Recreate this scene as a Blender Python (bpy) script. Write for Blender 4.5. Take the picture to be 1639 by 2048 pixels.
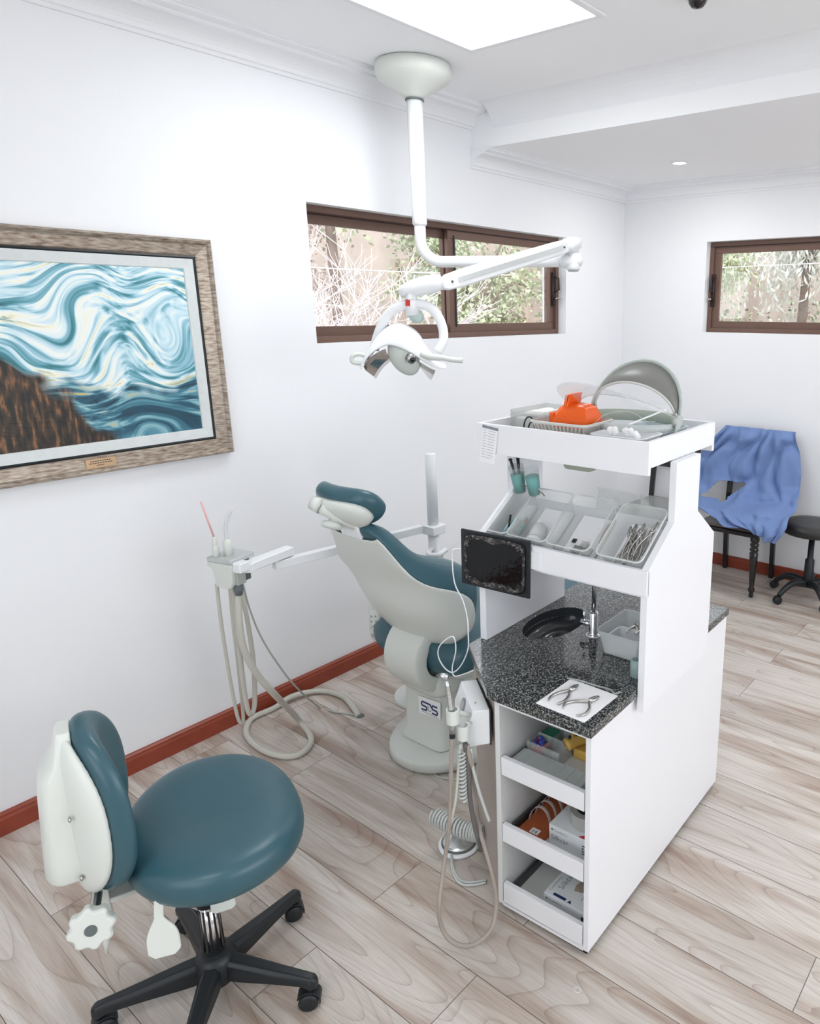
import bpy, math, random
from mathutils import Matrix, Vector
random.seed(7)
PI = math.pi
R = math.radians
for o in list(bpy.data.objects):
    bpy.data.objects.remove(o)
SC = bpy.context.scene
COL = SC.collection

# ---------------- camera ----------------
def cam_matrix(az, pitch, roll, loc):
    a, p, ro = R(az), R(pitch), R(roll)
    f = Vector((math.cos(p)*math.cos(a), math.cos(p)*math.sin(a), math.sin(p)))
    r = Vector((math.sin(a), -math.cos(a), 0)); u = r.cross(f)
    r2 = math.cos(ro)*r + math.sin(ro)*u; u2 = -math.sin(ro)*r + math.cos(ro)*u
    return Matrix(((r2.x, u2.x, -f.x, loc[0]), (r2.y, u2.y, -f.y, loc[1]), (r2.z, u2.z, -f.z, loc[2]), (0, 0, 0, 1)))
cd = bpy.data.cameras.new('camera'); cam = bpy.data.objects.new('camera', cd); COL.objects.link(cam)
cam.matrix_world = cam_matrix(35.929, -14.535, 0.237, (0, 0, 1.85))
cd.sensor_fit = 'AUTO'; cd.sensor_width = 36; cd.lens = 1435.4/2048*36
cd.shift_x = -(1121.8-819.5)/2048; cd.shift_y = -(1024-991.3)/2048
cd.clip_start = 0.05
SC.camera = cam

# ---------------- world, lights, exposure ----------------
SC.view_settings.view_transform = 'Standard'; SC.view_settings.look = 'None'
SC.view_settings.gamma = 1; SC.view_settings.use_curve_mapping = False
SC.view_settings.exposure = 0.30
w = bpy.data.worlds.new('sky'); SC.world = w; w.use_nodes = True
bg = w.node_tree.nodes['Background']; bg.inputs[0].default_value = (0.90, 0.95, 1.0, 1); bg.inputs[1].default_value = 2.2
def area(name, loc, rot, sx, sy, power, color=(1, 1, 1)):
    l = bpy.data.lights.new(name, 'AREA'); l.shape = 'RECTANGLE'; l.size = sx; l.size_y = sy; l.energy = power; l.color = color
    o = bpy.data.objects.new(name, l); COL.objects.link(o); o.location = loc; o.rotation_euler = rot
    o.visible_camera = True
    return o
# added fill lamps on the right and behind, outside made-up unseen windows
area('fill_right', (1.6, -1.95, 1.55), (R(90), 0, 0), 3.2, 1.7, 33, (0.95, 0.97, 1.0))
area('fill_rear', (-1.75, 0.6, 1.55), (R(90), 0, R(-90)), 2.4, 1.7, 7, (0.95, 0.97, 1.0))

# ---------------- materials ----------------
MATS = {}
def mat(name, color, rough=0.5, metal=0.0, alpha=None, trans=0.0, emit=None, estr=0, coat=0.0, spec=0.5, bump=None, var=None, ior=1.45):
    m = bpy.data.materials.new(name); m.use_nodes = True; nt = m.node_tree
    b = nt.nodes['Principled BSDF']
    b.inputs['Base Color'].default_value = (*color, 1); b.inputs['Roughness'].default_value = rough
    b.inputs['Metallic'].default_value = metal; b.inputs['Transmission Weight'].default_value = trans
    b.inputs['Coat Weight'].default_value = coat; b.inputs['Specular IOR Level'].default_value = spec
    b.inputs['IOR'].default_value = ior
    if emit: b.inputs['Emission Color'].default_value = (*emit, 1); b.inputs['Emission Strength'].default_value = estr
    tc = nt.nodes.new('ShaderNodeTexCoord')
    nz = nt.nodes.new('ShaderNodeTexNoise'); nz.inputs['Scale'].default_value = (var or (8, .04))[0]; nz.inputs['Detail'].default_value = 4
    nt.links.new(tc.outputs['Object'], nz.inputs['Vector'])
    mx = nt.nodes.new('ShaderNodeMix'); mx.data_type = 'RGBA'
    v = (var or (8, .04))[1]
    mx.inputs[6].default_value = (*[max(0, c*(1-v)) for c in color], 1); mx.inputs[7].default_value = (*[min(1, c*(1+v)) for c in color], 1)
    nt.links.new(nz.outputs['Fac'], mx.inputs[0]); nt.links.new(mx.outputs[2], b.inputs['Base Color'])
    if bump:
        n2 = nt.nodes.new('ShaderNodeTexNoise'); n2.inputs['Scale'].default_value = bump[0]
        nt.links.new(tc.outputs['Object'], n2.inputs['Vector'])
        bp = nt.nodes.new('ShaderNodeBump'); bp.inputs['Strength'].default_value = bump[1]; bp.inputs['Distance'].default_value = 0.002
        nt.links.new(n2.outputs['Fac'], bp.inputs['Height']); nt.links.new(bp.outputs['Normal'], b.inputs['Normal'])
    if alpha is not None:
        out = nt.nodes['Material Output']; tr = nt.nodes.new('ShaderNodeBsdfTransparent'); ms = nt.nodes.new('ShaderNodeMixShader')
        ms.inputs[0].default_value = alpha
        nt.links.new(tr.outputs[0], ms.inputs[1]); nt.links.new(b.outputs[0], ms.inputs[2]); nt.links.new(ms.outputs[0], out.inputs[0])
    MATS[name] = m
    return m
wall_m = mat('wall_paint', (.86, .875, .90), .7, bump=(60, .15), var=(1.5, .01))
ceil_m = mat('ceiling_paint', (.92, .93, .945), .8, var=(1.5, .01))
base_m = mat('red_brown_wood', (.27, .052, .027), .35, var=(12, .25))
white_lam = mat('white_laminate', (.86, .87, .90), .3, var=(3, .01))
beige_in = mat('inner_laminate', (.74, .75, .74), .45, var=(3, .02))
bone = mat('bone_plastic', (.69, .72, .68), .32, var=(4, .02))
white_pl = mat('white_plastic', (.84, .86, .88), .28, var=(4, .01))
grey_pl = mat('grey_plastic', (.42, .44, .42), .45)
dgrey_pl = mat('dark_grey_plastic', (.12, .14, .14), .45)
teal = mat('teal_vinyl', (.034, .100, .128), .34, bump=(350, .12), var=(3, .06), spec=.6)
black_pl = mat('black_plastic', (.012, .015, .018), .42, bump=(250, .1))
black_gl = mat('black_lacquer', (.010, .009, .010), .15, coat=.3)
black_mat = mat('black_rubber', (.008, .009, .012), .7)
chrome = mat('chrome', (.75, .76, .78), .12, 1.0)
steel = mat('brushed_steel', (.50, .49, .47), .25, 1.0)
alu = mat('aluminium', (.72, .75, .75), .25, .9)
frost = mat('frosted_plastic', (.92, .96, .95), .2, alpha=.23)
clear = mat('clear_plastic', (.85, .90, .92), .08, alpha=.16)
clear2 = mat('clear_acrylic', (.60, .62, .60), .12, alpha=.38)
hose_m = mat('beige_hose', (.56, .55, .49), .5, var=(30, .06))
hose_d = mat('taupe_hose', (.36, .31, .27), .5, var=(30, .08))
hose_g = mat('grey_hose', (.55, .58, .56), .45)
hose_k = mat('dark_hose', (.13, .125, .12), .5)
orange = mat('orange_plastic', (.90, .13, .012), .25, alpha=.93)
kgrey = mat('shield_grey', (.22, .22, .205), .35, alpha=.80)
green_b = mat('pale_green_band', (.50, .58, .50), .5, alpha=.9)
basket_m = mat('grey_basket', (.60, .61, .58), .45)
paper = mat('white_paper', (.90, .90, .92), .7)
ink = mat('ink', (.03, .04, .08), .6)
navy = mat('navy_print', (.015, .035, .12), .5)
greyink = mat('grey_ink', (.25, .27, .30), .6)
redprint = mat('red_print', (.55, .03, .03), .5)
goldp = mat('brass_plaque', (.62, .42, .25), .35, .6)
frame_m = mat('window_bronze', (.155, .092, .07), .4, .2, var=(20, .1))
frame_d = mat('window_track_dark', (.03, .02, .02), .4)
blue_cloth = mat('blue_cloth', (.17, .26, .50), .85, bump=(500, .3), var=(6, .06))
teal_pl = mat('teal_label', (.02, .36, .33), .4, var=(60, .5))
wood_o = mat('orange_wood', (.42, .11, .04), .35, var=(25, .3))
yellow_m = mat('yellow_stone', (.75, .47, .12), .5, var=(60, .15))
blue_pl = mat('blue_plastic', (.05, .10, .50), .4)
red_pl = mat('red_plastic', (.60, .03, .04), .4)
pink_pl = mat('pink_tube', (.80, .42, .42), .3)
seat_br = mat('brown_seat_top', (.12, .095, .085), .25, coat=.3)
dkmetal = mat('dark_rail', (.10, .105, .11), .35, .7)

def new_mat(name):
    m = bpy.data.materials.new(name); m.use_nodes = True
    return m, m.node_tree, m.node_tree.nodes['Principled BSDF']
def N(nt, t, **kw):
    n = nt.nodes.new(t)
    for k, v in kw.items(): setattr(n, k, v)
    return n
def ramp(nt, stops, inter='LINEAR'):
    r = N(nt, 'ShaderNodeValToRGB'); cr = r.color_ramp; cr.interpolation = inter
    while len(cr.elements) < len(stops): cr.elements.new(.5)
    for e, (p, c) in zip(cr.elements, stops): e.position = p; e.color = (*c, 1)
    return r
def floor_material():
    m, nt, b = new_mat('oak_vinyl_planks'); L = nt.links.new
    tc = N(nt, 'ShaderNodeTexCoord'); mp = N(nt, 'ShaderNodeMapping')
    mp.inputs['Rotation'].default_value = (0, 0, R(-90)); mp.inputs['Location'].default_value = (0.18, 0.002, 0)
    L(tc.outputs['Object'], mp.inputs[0])
    br = N(nt, 'ShaderNodeTexBrick'); br.offset = .37; br.inputs['Scale'].default_value = 1
    br.inputs['Brick Width'].default_value = 1.22; br.inputs['Row Height'].default_value = .212
    br.inputs['Mortar Size'].default_value = .0012; br.inputs['Mortar Smooth'].default_value = .1
    br.inputs['Color1'].default_value = (0, 0, 0, 1); br.inputs['Color2'].default_value = (1, 1, 1, 1); br.inputs['Mortar'].default_value = (.5, .5, .5, 1)
    L(mp.outputs[0], br.inputs['Vector'])
    # per-plank offset of grain
    sp = N(nt, 'ShaderNodeVectorMath', operation='MULTIPLY_ADD'); L(br.outputs['Color'], sp.inputs[0]); sp.inputs[1].default_value = (17, 5, 3)
    L(mp.outputs[0], sp.inputs[2])
    st = N(nt, 'ShaderNodeMapping'); st.inputs['Scale'].default_value = (1.1, 11, 1); L(sp.outputs[0], st.inputs[0])
    n1 = N(nt, 'ShaderNodeTexNoise'); n1.inputs['Scale'].default_value = 1.0; n1.inputs['Detail'].default_value = 5; n1.inputs['Distortion'].default_value = .7
    L(st.outputs[0], n1.inputs['Vector'])
    # cathedral grain lines = contour bands of a smooth stretched noise
    n2 = N(nt, 'ShaderNodeTexNoise'); n2.inputs['Scale'].default_value = .55; n2.inputs['Detail'].default_value = 1.2
    st2 = N(nt, 'ShaderNodeMapping'); st2.inputs['Scale'].default_value = (1.2, 8, 1); L(sp.outputs[0], st2.inputs[0]); L(st2.outputs[0], n2.inputs['Vector'])
    mu = N(nt, 'ShaderNodeMath', operation='MULTIPLY'); mu.inputs[1].default_value = 26; L(n2.outputs['Fac'], mu.inputs[0])
    fr = N(nt, 'ShaderNodeMath', operation='FRACT'); L(mu.outputs[0], fr.inputs[0])
    lr = ramp(nt, [(0, (1, 1, 1)), (.10, (.35, .35, .35)), (.3, (0, 0, 0)), (1, (0, 0, 0))]); L(fr.outputs[0], lr.inputs[0])
    fine = N(nt, 'ShaderNodeTexNoise'); fine.inputs['Scale'].default_value = 1.0; fine.inputs['Detail'].default_value = 3
    st3 = N(nt, 'ShaderNodeMapping'); st3.inputs['Scale'].default_value = (9, 260, 1); L(sp.outputs[0], st3.inputs[0]); L(st3.outputs[0], fine.inputs['Vector'])
    cr = ramp(nt, [(.30, (.40, .30, .245)), (.42, (.53, .455, .395)), (.54, (.65, .595, .545)), (.75, (.72, .68, .64))]); L(n1.outputs['Fac'], cr.inputs[0])
    m1 = N(nt, 'ShaderNodeMix', data_type='RGBA', blend_type='MULTIPLY'); m1.inputs[7].default_value = (.66, .60, .56, 1)
    gm = N(nt, 'ShaderNodeMath', operation='MULTIPLY'); L(lr.outputs[0], gm.inputs[0]); gm.inputs[1].default_value = .75
    L(gm.outputs[0], m1.inputs[0]); L(cr.outputs[0], m1.inputs[6])
    m2 = N(nt, 'ShaderNodeMix', data_type='RGBA', blend_type='MULTIPLY'); m2.inputs[0].default_value = .5
    fr2 = ramp(nt, [(.35, (.72, .70, .68)), (.6, (1, 1, 1))]); L(fine.outputs['Fac'], fr2.inputs[0]); L(m1.outputs[2], m2.inputs[6]); L(fr2.outputs[0], m2.inputs[7])
    pv = N(nt, 'ShaderNodeMix', data_type='RGBA', blend_type='MULTIPLY'); pv.inputs[0].default_value = 1
    pr_ = ramp(nt, [(0, (.88, .87, .86)), (1, (1.0, 1.0, 1.0))]); L(br.outputs['Color'], pr_.inputs[0]); L(m2.outputs[2], pv.inputs[6]); L(pr_.outputs[0], pv.inputs[7])
    m3 = N(nt, 'ShaderNodeMix', data_type='RGBA'); m3.inputs[7].default_value = (.10, .08, .07, 1)
    L(br.outputs['Fac'], m3.inputs[0]); L(pv.outputs[2], m3.inputs[6]); L(m3.outputs[2], b.inputs['Base Color'])
    b.inputs['Roughness'].default_value = .38
    bp = N(nt, 'ShaderNodeBump'); bp.inputs['Strength'].default_value = .12; bp.inputs['Distance'].default_value = .002; L(fine.outputs['Fac'], bp.inputs['Height']); L(bp.outputs[0], b.inputs['Normal'])
    return m
floor_m = floor_material()
def granite_material():
    m, nt, b = new_mat('black_speckled_granite'); L = nt.links.new
    tc = N(nt, 'ShaderNodeTexCoord')
    n1 = N(nt, 'ShaderNodeTexNoise'); n1.inputs['Scale'].default_value = 190; n1.inputs['Detail'].default_value = 4; L(tc.outputs['Object'], n1.inputs['Vector'])
    v = N(nt, 'ShaderNodeTexVoronoi'); v.inputs['Scale'].default_value = 230; L(tc.outputs['Object'], v.inputs['Vector'])
    ad = N(nt, 'ShaderNodeMath', operation='MULTIPLY_ADD'); L(v.outputs['Distance'], ad.inputs[0]); ad.inputs[1].default_value = .25; L(n1.outputs['Fac'], ad.inputs[2])
    c = ramp(nt, [(.42, (.005, .007, .009)), (.60, (.015, .018, .020)), (.68, (.11, .12, .115)), (.80, (.34, .35, .34))]); L(ad.outputs[0], c.inputs[0])
    L(c.outputs[0], b.inputs['Base Color']); b.inputs['Roughness'].default_value = .10; b.inputs['Specular IOR Level'].default_value = .75
    return m
granite = granite_material()
def wood_frame_material():
    m, nt, b = new_mat('aged_silver_wood'); L = nt.links.new
    tc = N(nt, 'ShaderNodeTexCoord'); mp = N(nt, 'ShaderNodeMapping'); mp.inputs['Scale'].default_value = (6, 6, 30); L(tc.outputs['Object'], mp.inputs[0])
    n1 = N(nt, 'ShaderNodeTexNoise'); n1.inputs['Scale'].default_value = 5; n1.inputs['Detail'].default_value = 6; L(mp.outputs[0], n1.inputs['Vector'])
    c = ramp(nt, [(.3, (.16, .10, .075)), (.45, (.30, .24, .19)), (.65, (.45, .39, .32))]); L(n1.outputs['Fac'], c.inputs[0])
    L(c.outputs[0], b.inputs['Base Color']); b.inputs['Roughness'].default_value = .32; b.inputs['Metallic'].default_value = .35
    return m
art_frame = wood_frame_material()
def art_material():
    # a plain abstract: broad horizontal dabs of teal, white, cream, with a dark lower corner
    m, nt, b = new_mat('abstract_brushwork'); L = nt.links.new
    tc = N(nt, 'ShaderNodeTexCoord')
    wz = N(nt, 'ShaderNodeTexNoise'); wz.inputs['Scale'].default_value = 2.6; wz.inputs['Detail'].default_value = 1; L(tc.outputs['Object'], wz.inputs['Vector'])
    ad = N(nt, 'ShaderNodeVectorMath', operation='MULTIPLY_ADD'); L(wz.outputs['Color'], ad.inputs[0]); ad.inputs[1].default_value = (.55, 0, .55); L(tc.outputs['Object'], ad.inputs[2])
    mp = N(nt, 'ShaderNodeMapping'); mp.inputs['Scale'].default_value = (7, 7, 34); L(ad.outputs[0], mp.inputs[0])
    n1 = N(nt, 'ShaderNodeTexNoise'); n1.inputs['Scale'].default_value = 1; n1.inputs['Detail'].default_value = 3; n1.inputs['Distortion'].default_value = .6; L(mp.outputs[0], n1.inputs['Vector'])
    sky = ramp(nt, [(.26, (.02, .08, .12)), (.36, (.05, .24, .28)), (.43, (.20, .45, .55)), (.50, (.55, .76, .84)), (.57, (.85, .90, .88)), (.64, (.88, .86, .66)), (.72, (.25, .42, .40))]); L(n1.outputs['Fac'], sky.inputs[0])
    low = ramp(nt, [(.3, (.008, .03, .06)), (.45, (.02, .10, .15)), (.55, (.09, .28, .36)), (.62, (.30, .52, .56)), (.70, (.60, .45, .15))]); L(n1.outputs['Fac'], low.inputs[0])
    mp2 = N(nt, 'ShaderNodeMapping'); mp2.inputs['Scale'].default_value = (60, 10, 14); L(tc.outputs['Object'], mp2.inputs[0])
    n2 = N(nt, 'ShaderNodeTexNoise'); n2.inputs['Scale'].default_value = 1; n2.inputs['Detail'].default_value = 3; L(mp2.outputs[0], n2.inputs['Vector'])
    dk = ramp(nt, [(.4, (.012, .012, .010)), (.55, (.06, .035, .02)), (.66, (.26, .12, .05)), (.72, (.03, .03, .02))]); L(n2.outputs['Fac'], dk.inputs[0])
    sx = N(nt, 'ShaderNodeSeparateXYZ'); L(tc.outputs['Object'], sx.inputs[0])
    big = N(nt, 'ShaderNodeTexNoise'); big.inputs['Scale'].default_value = 6; big.inputs['Detail'].default_value = 2; L(tc.outputs['Object'], big.inputs['Vector'])
    def mask(expr_a, thr, soft):
        r = N(nt, 'ShaderNodeMapRange'); r.inputs[1].default_value = thr-soft; r.inputs[2].default_value = thr+soft; L(expr_a, r.inputs[0]); return r.outputs[0]
    h = N(nt, 'ShaderNodeMath', operation='MULTIPLY_ADD'); L(big.outputs['Fac'], h.inputs[0]); h.inputs[1].default_value = .30; L(sx.outputs[2], h.inputs[2])
    a1 = mask(h.outputs[0], ART_LOW, .02)
    mx = N(nt, 'ShaderNodeMix', data_type='RGBA'); L(a1, mx.inputs[0]); L(low.outputs[0], mx.inputs[6]); L(sky.outputs[0], mx.inputs[7])
    g = N(nt, 'ShaderNodeMath', operation='MULTIPLY_ADD'); L(sx.outputs[0], g.inputs[0]); g.inputs[1].default_value = .85; L(h.outputs[0], g.inputs[2])
    a2 = mask(g.outputs[0], ART_DARK, .02)
    mx2 = N(nt, 'ShaderNodeMix', data_type='RGBA'); L(a2, mx2.inputs[0]); L(dk.outputs[0], mx2.inputs[6]); L(mx.outputs[2], mx2.inputs[7])
    L(mx2.outputs[2], b.inputs['Base Color']); b.inputs['Roughness'].default_value = .5
    bp = N(nt, 'ShaderNodeBump'); bp.inputs['Strength'].default_value = .5; bp.inputs['Distance'].default_value = .003; L(n1.outputs['Fac'], bp.inputs['Height']); L(bp.outputs[0], b.inputs['Normal'])
    return m
ART_LOW = .34; ART_DARK = .66

# ---------------- mesh helpers ----------------
WM = {}                                   # world matrix of every root
ID = Matrix.Identity(4)
CF = Matrix.Translation(Vector((1.428, 0.931, 0))) @ Matrix.Rotation(0.032787, 4, 'Z')   # the island's own frame
FR = [ID]                                 # current authoring frame
def bez(pts, n=8):
    """Catmull-Rom through the points."""
    P = [Vector(p) for p in pts]
    if len(P) < 3: return P
    out = []
    for i in range(len(P)-1):
        p0 = P[i-1] if i else P[0]*2-P[1]; p1 = P[i]; p2 = P[i+1]; p3 = P[i+2] if i+2 < len(P) else P[-1]*2-P[-2]
        for k in range(n):
            t = k/n
            out.append(.5*((2*p1)+(p2-p0)*t+(2*p0-5*p1+4*p2-p3)*t*t+(3*p1-p0-3*p2+p3)*t**3))
    out.append(P[-1]); return out
class MB:
    def __init__(s): s.v = []; s.f = []
    def add(s, vs, fs):
        b = len(s.v); s.v += [Vector(v) for v in vs]; s.f += [tuple(i+b for i in f) for f in fs]; return s
    def box(s, x0, x1, y0, y1, z0, z1, M=None):
        vs = [Vector((x, y, z)) for z in (z0, z1) for y in (y0, y1) for x in (x0, x1)]
        if M: vs = [M @ v for v in vs]
        return s.add(vs, [(0, 2, 3, 1), (4, 5, 7, 6), (0, 1, 5, 4), (2, 6, 7, 3), (0, 4, 6, 2), (1, 3, 7, 5)])
    def prism(s, poly, z0, z1, M=None):
        n = len(poly); vs = [Vector((p[0], p[1], z0)) for p in poly]+[Vector((p[0], p[1], z1)) for p in poly]
        if M: vs = [M @ v for v in vs]
        return s.add(vs, [tuple(range(n-1, -1, -1)), tuple(range(n, 2*n))]+[(i, (i+1) % n, n+(i+1) % n, n+i) for i in range(n)])
    def loft(s, rings, caps=True, closed=True):
        n = len(rings[0]); vs = [Vector(v) for r in rings for v in r]; fs = []
        m = n if closed else n-1
        for j in range(len(rings)-1):
            for i in range(m): fs.append((j*n+i, j*n+(i+1) % n, (j+1)*n+(i+1) % n, (j+1)*n+i))
        if caps: fs.append(tuple(range(n-1, -1, -1))); fs.append(tuple((len(rings)-1)*n+i for i in range(n)))
        return s.add(vs, fs)
    def tube(s, pts, r, seg=10, caps=True, flat=1.0):
        P = [Vector(p) for p in pts]; n = len(P); rr = list(r) if isinstance(r, (list, tuple)) else [r]*n
        if len(rr) != n: rr = [rr[min(int(q), len(rr)-1)]*(1-q % 1)+rr[min(int(q)+1, len(rr)-1)]*(q % 1) for q in [i/(n-1)*(len(rr)-1) for i in range(n)]]
        rings = []; up = None
        for i in range(n):
            t = (P[min(i+1, n-1)]-P[max(i-1, 0)])
            if t.length < 1e-9: t = Vector((0, 0, 1))
            t.normalize()
            if up is None: up = t.orthogonal().normalized()
            up = (up-t*up.dot(t))
            if up.length < 1e-6: up = t.orthogonal()
            up.normalize(); sd = t.cross(up)
            rings.append([P[i]+rr[i]*(math.cos(2*PI*k/seg)*up+flat*math.sin(2*PI*k/seg)*sd) for k in range(seg)])
        return s.loft(rings, caps)
    def bar(s, a, b, w, h, up=(0, 0, 1)):
        a = Vector(a); b = Vector(b); t = (b-a).normalized(); sd = t.cross(Vector(up)).normalized(); u = sd.cross(t)
        c = [(-w/2, -h/2), (w/2, -h/2), (w/2, h/2), (-w/2, h/2)]
        return s.loft([[p+sd*x+u*y for x, y in c] for p in (a, b)])
    def lathe(s, prof, c=(0, 0, 0), M=None, seg=32, caps=True):
        c = Vector(c); rings = []
        for r, z in prof:
            rings.append([Vector((c.x+max(r, 1e-4)*math.cos(2*PI*k/seg), c.y+max(r, 1e-4)*math.sin(2*PI*k/seg), c.z+z)) for k in range(seg)])
        if M: rings = [[M @ v for v in g] for g in rings]
        return s.loft(rings, caps)
    def ell(s, c, rx, ry, rz, M=None, seg=20, rin=12):
        rings = []
        for j in range(rin+1):
            a = -PI/2+PI*j/rin
            rings.append([Vector((rx*max(math.cos(a), 1e-3)*math.cos(2*PI*k/seg), ry*max(math.cos(a), 1e-3)*math.sin(2*PI*k/seg), rz*math.sin(a))) for k in range(seg)])
        rings = [[(M @ v if M else v)+Vector(c) for v in g] for g in rings]
        return s.loft(rings, True)
    def build(s, name, m, parent=None, smooth=False, bevel=0, seg=2, solid=0, sub=0):
        W = FR[0]; vs = [W @ v for v in s.v]
        if parent is not None:
            inv = WM[parent.name].inverted(); vs = [inv @ v for v in vs]; loc = None
        else:
            xs = [v.x for v in vs]; ys = [v.y for v in vs]; zs = [v.z for v in vs]
            loc = Vector(((min(xs)+max(xs))/2, (min(ys)+max(ys))/2, min(zs))); vs = [v-loc for v in vs]
        me = bpy.data.meshes.new(name); me.from_pydata([tuple(v) for v in vs], [], s.f); me.update()
        o = bpy.data.objects.new(name, me); COL.objects.link(o); me.materials.append(m)
        if smooth:
            for p in me.polygons: p.use_smooth = True
        if solid: md = o.modifiers.new('solid', 'SOLIDIFY'); md.thickness = solid; md.offset = 0
        if bevel:
            md = o.modifiers.new('bevel', 'BEVEL'); md.width = bevel; md.segments = seg; md.limit_method = 'ANGLE'; md.angle_limit = R(35)
            for p in me.polygons: p.use_smooth = True
            md.harden_normals = True
        if sub: md = o.modifiers.new('sub', 'SUBSURF'); md.levels = sub; md.render_levels = sub
        if parent is not None: o.parent = parent; WM[o.name] = WM[parent.name]
        else: o.location = loc; WM[o.name] = Matrix.Translation(loc)
        return o
def tag(o, label=None, cat=None, group=None, kind=None):
    if label: o['label'] = label
    if cat: o['category'] = cat
    if group: o['group'] = group
    if kind: o['kind'] = kind
    return o
def thing(name, label, cat, loc=(0, 0, 0), rot=0, group=None):
    o = bpy.data.objects.new(name, None); COL.objects.link(o); o.empty_display_size = .05
    M = FR[0] @ Matrix.Translation(Vector(loc)) @ Matrix.Rotation(rot, 4, 'Z')
    o.matrix_world = M; WM[o.name] = M
    return tag(o, label, cat, group)
def one(mb, name, m, label, cat, group=None, **kw):
    return tag(mb.build(name, m, None, **kw), label, cat, group)
def struct(name, mb, m, **kw):
    return tag(mb.build(name, m, None, **kw), kind='structure')
def text(name, body, size, o, xd, yd, m, parent, italic=0, depth=.0004):
    """flat lettering: o origin, xd reading direction, yd up direction (authoring frame)."""
    cu = bpy.data.curves.new(name, 'FONT'); cu.body = body; cu.size = size; cu.shear = italic; cu.extrude = 0; cu.align_x = 'LEFT'
    ob = bpy.data.objects.new(name, cu); COL.objects.link(ob)
    dg = bpy.context.evaluated_depsgraph_get(); me = bpy.data.meshes.new_from_object(ob.evaluated_get(dg))
    bpy.data.objects.remove(ob); bpy.data.curves.remove(cu)
    xd = Vector(xd).normalized(); yd = Vector(yd); yd = (yd-xd*yd.dot(xd)).normalized(); zd = xd.cross(yd)
    M = Matrix(((xd.x, yd.x, zd.x, o[0]), (xd.y, yd.y, zd.y, o[1]), (xd.z, yd.z, zd.z, o[2]), (0, 0, 0, 1)))
    T = WM[parent.name].inverted() @ FR[0] @ M
    me.transform(T); me.materials.clear(); me.materials.append(m)
    t = bpy.data.objects.new(name, me); COL.objects.link(t); t.parent = parent; WM[t.name] = WM[parent.name]
    return t
def frameM(o, x, y=None, z=None):
    """matrix with origin o and given x and z (or y) axes"""
    x = Vector(x).normalized()
    if z is not None:
        z = Vector(z); z = (z-x*z.dot(x)).normalized(); y = z.cross(x)
    else:
        y = Vector(y); y = (y-x*y.dot(x)).normalized(); z = x.cross(y)
    return Matrix(((x.x, y.x, z.x, o[0]), (x.y, y.y, z.y, o[1]), (x.z, y.z, z.z, o[2]), (0, 0, 0, 1)))
# ================= THE ROOM =================
WL = 2.939; XB = 4.836; YR = -1.8; XR = -1.6; ZC = 2.90; ZS = 2.70; XS = 3.20; TH = .2
struct('floor', MB().box(XR-TH, XB+TH, YR-TH, WL+TH, -.1, 0), floor_m)
struct('ceiling', MB().box(XR, XS, YR, WL, ZC, ZC+.1), ceil_m)
struct('ceiling', MB().box(XS, XB, YR, WL, ZS, ZC+.1), ceil_m)
def wall_opening(mb, axis, p0, p1, lo, hi, ops, z1=3.0):
    """wall slab between p0,p1 across, running lo..hi, with openings (a0,a1,z0,z1)"""
    a0, a1, z0, zt = ops
    def bx(u0, u1, w0, w1):
        if axis == 'x': mb.box(u0, u1, p0, p1, w0, w1)
        else: mb.box(p0, p1, u0, u1, w0, w1)
    bx(lo, a0, 0, z1); bx(a1, hi, 0, z1); bx(a0, a1, 0, z0); bx(a0, a1, zt, z1)
    return mb
W1 = (2.105, 4.10, 1.690, 2.312); W2 = (.60, 2.268, 1.698, 2.308)
struct('wall_left', wall_opening(MB(), 'x', WL, WL+TH, XR-TH, XB+TH, W1), wall_m)
struct('wall_back', wall_opening(MB(), 'y', XB, XB+TH, YR-TH, WL, W2), wall_m)
struct('wall_right', wall_opening(MB(), 'x', YR-TH, YR, XR-TH, XB, (0.0, 3.2, .7, 2.4)), wall_m)  # opening added for the right-hand fill lamp
struct('wall_rear', wall_opening(MB(), 'y', XR-TH, XR, YR, WL, (-.6, 1.8, .7, 2.4)), wall_m)  # opening added for the fill lamp behind
# cornices
def cornice(z0, z1, p=.15):
    h = z1-z0; pr = [(0, z0), (.010, z0), (.014, z0+.012), (.022, z0+.016)]
    for k in range(7):
        a = k/6*PI/2; pr.append((.022+(p*.62-.022)*(1-math.cos(a)), z0+.018+h*.50*math.sin(a)))
    pr += [(p*.62+.008, z0+h*.72), (p*.70, z0+h*.80), (p*.92, z0+h*.86), (p*.94, z1-.006), (p, z1-.004), (p, z1), (0, z1)]
    return pr
def run_left(x0, x1, z0, z1): 
    pr = cornice(z0, z1); return MB().loft([[(x, WL-d, z) for d, z in pr] for x in (x0, x1)])
struct('trim_1', run_left(XR, XS, 2.80, ZC), wall_m)
struct('trim_2', run_left(XS-.015, XB, 2.605, ZS), wall_m)
pr = cornice(2.605, ZS, .125)
struct('trim_3', MB().loft([[(XB-d, y, z) for d, z in pr] for y in (WL-.001, YR)]), wall_m)
pr = [(0, ZC), (0, 2.79)]+[(.0005+.11*(1-math.cos(a*PI/16)), 2.79+.11*math.sin(a*PI/16)) for a in range(9)]
struct('trim_4', MB().loft([[(XS-d, y, z) for d, z in pr] for y in (WL-.15, YR)]), wall_m)
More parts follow.
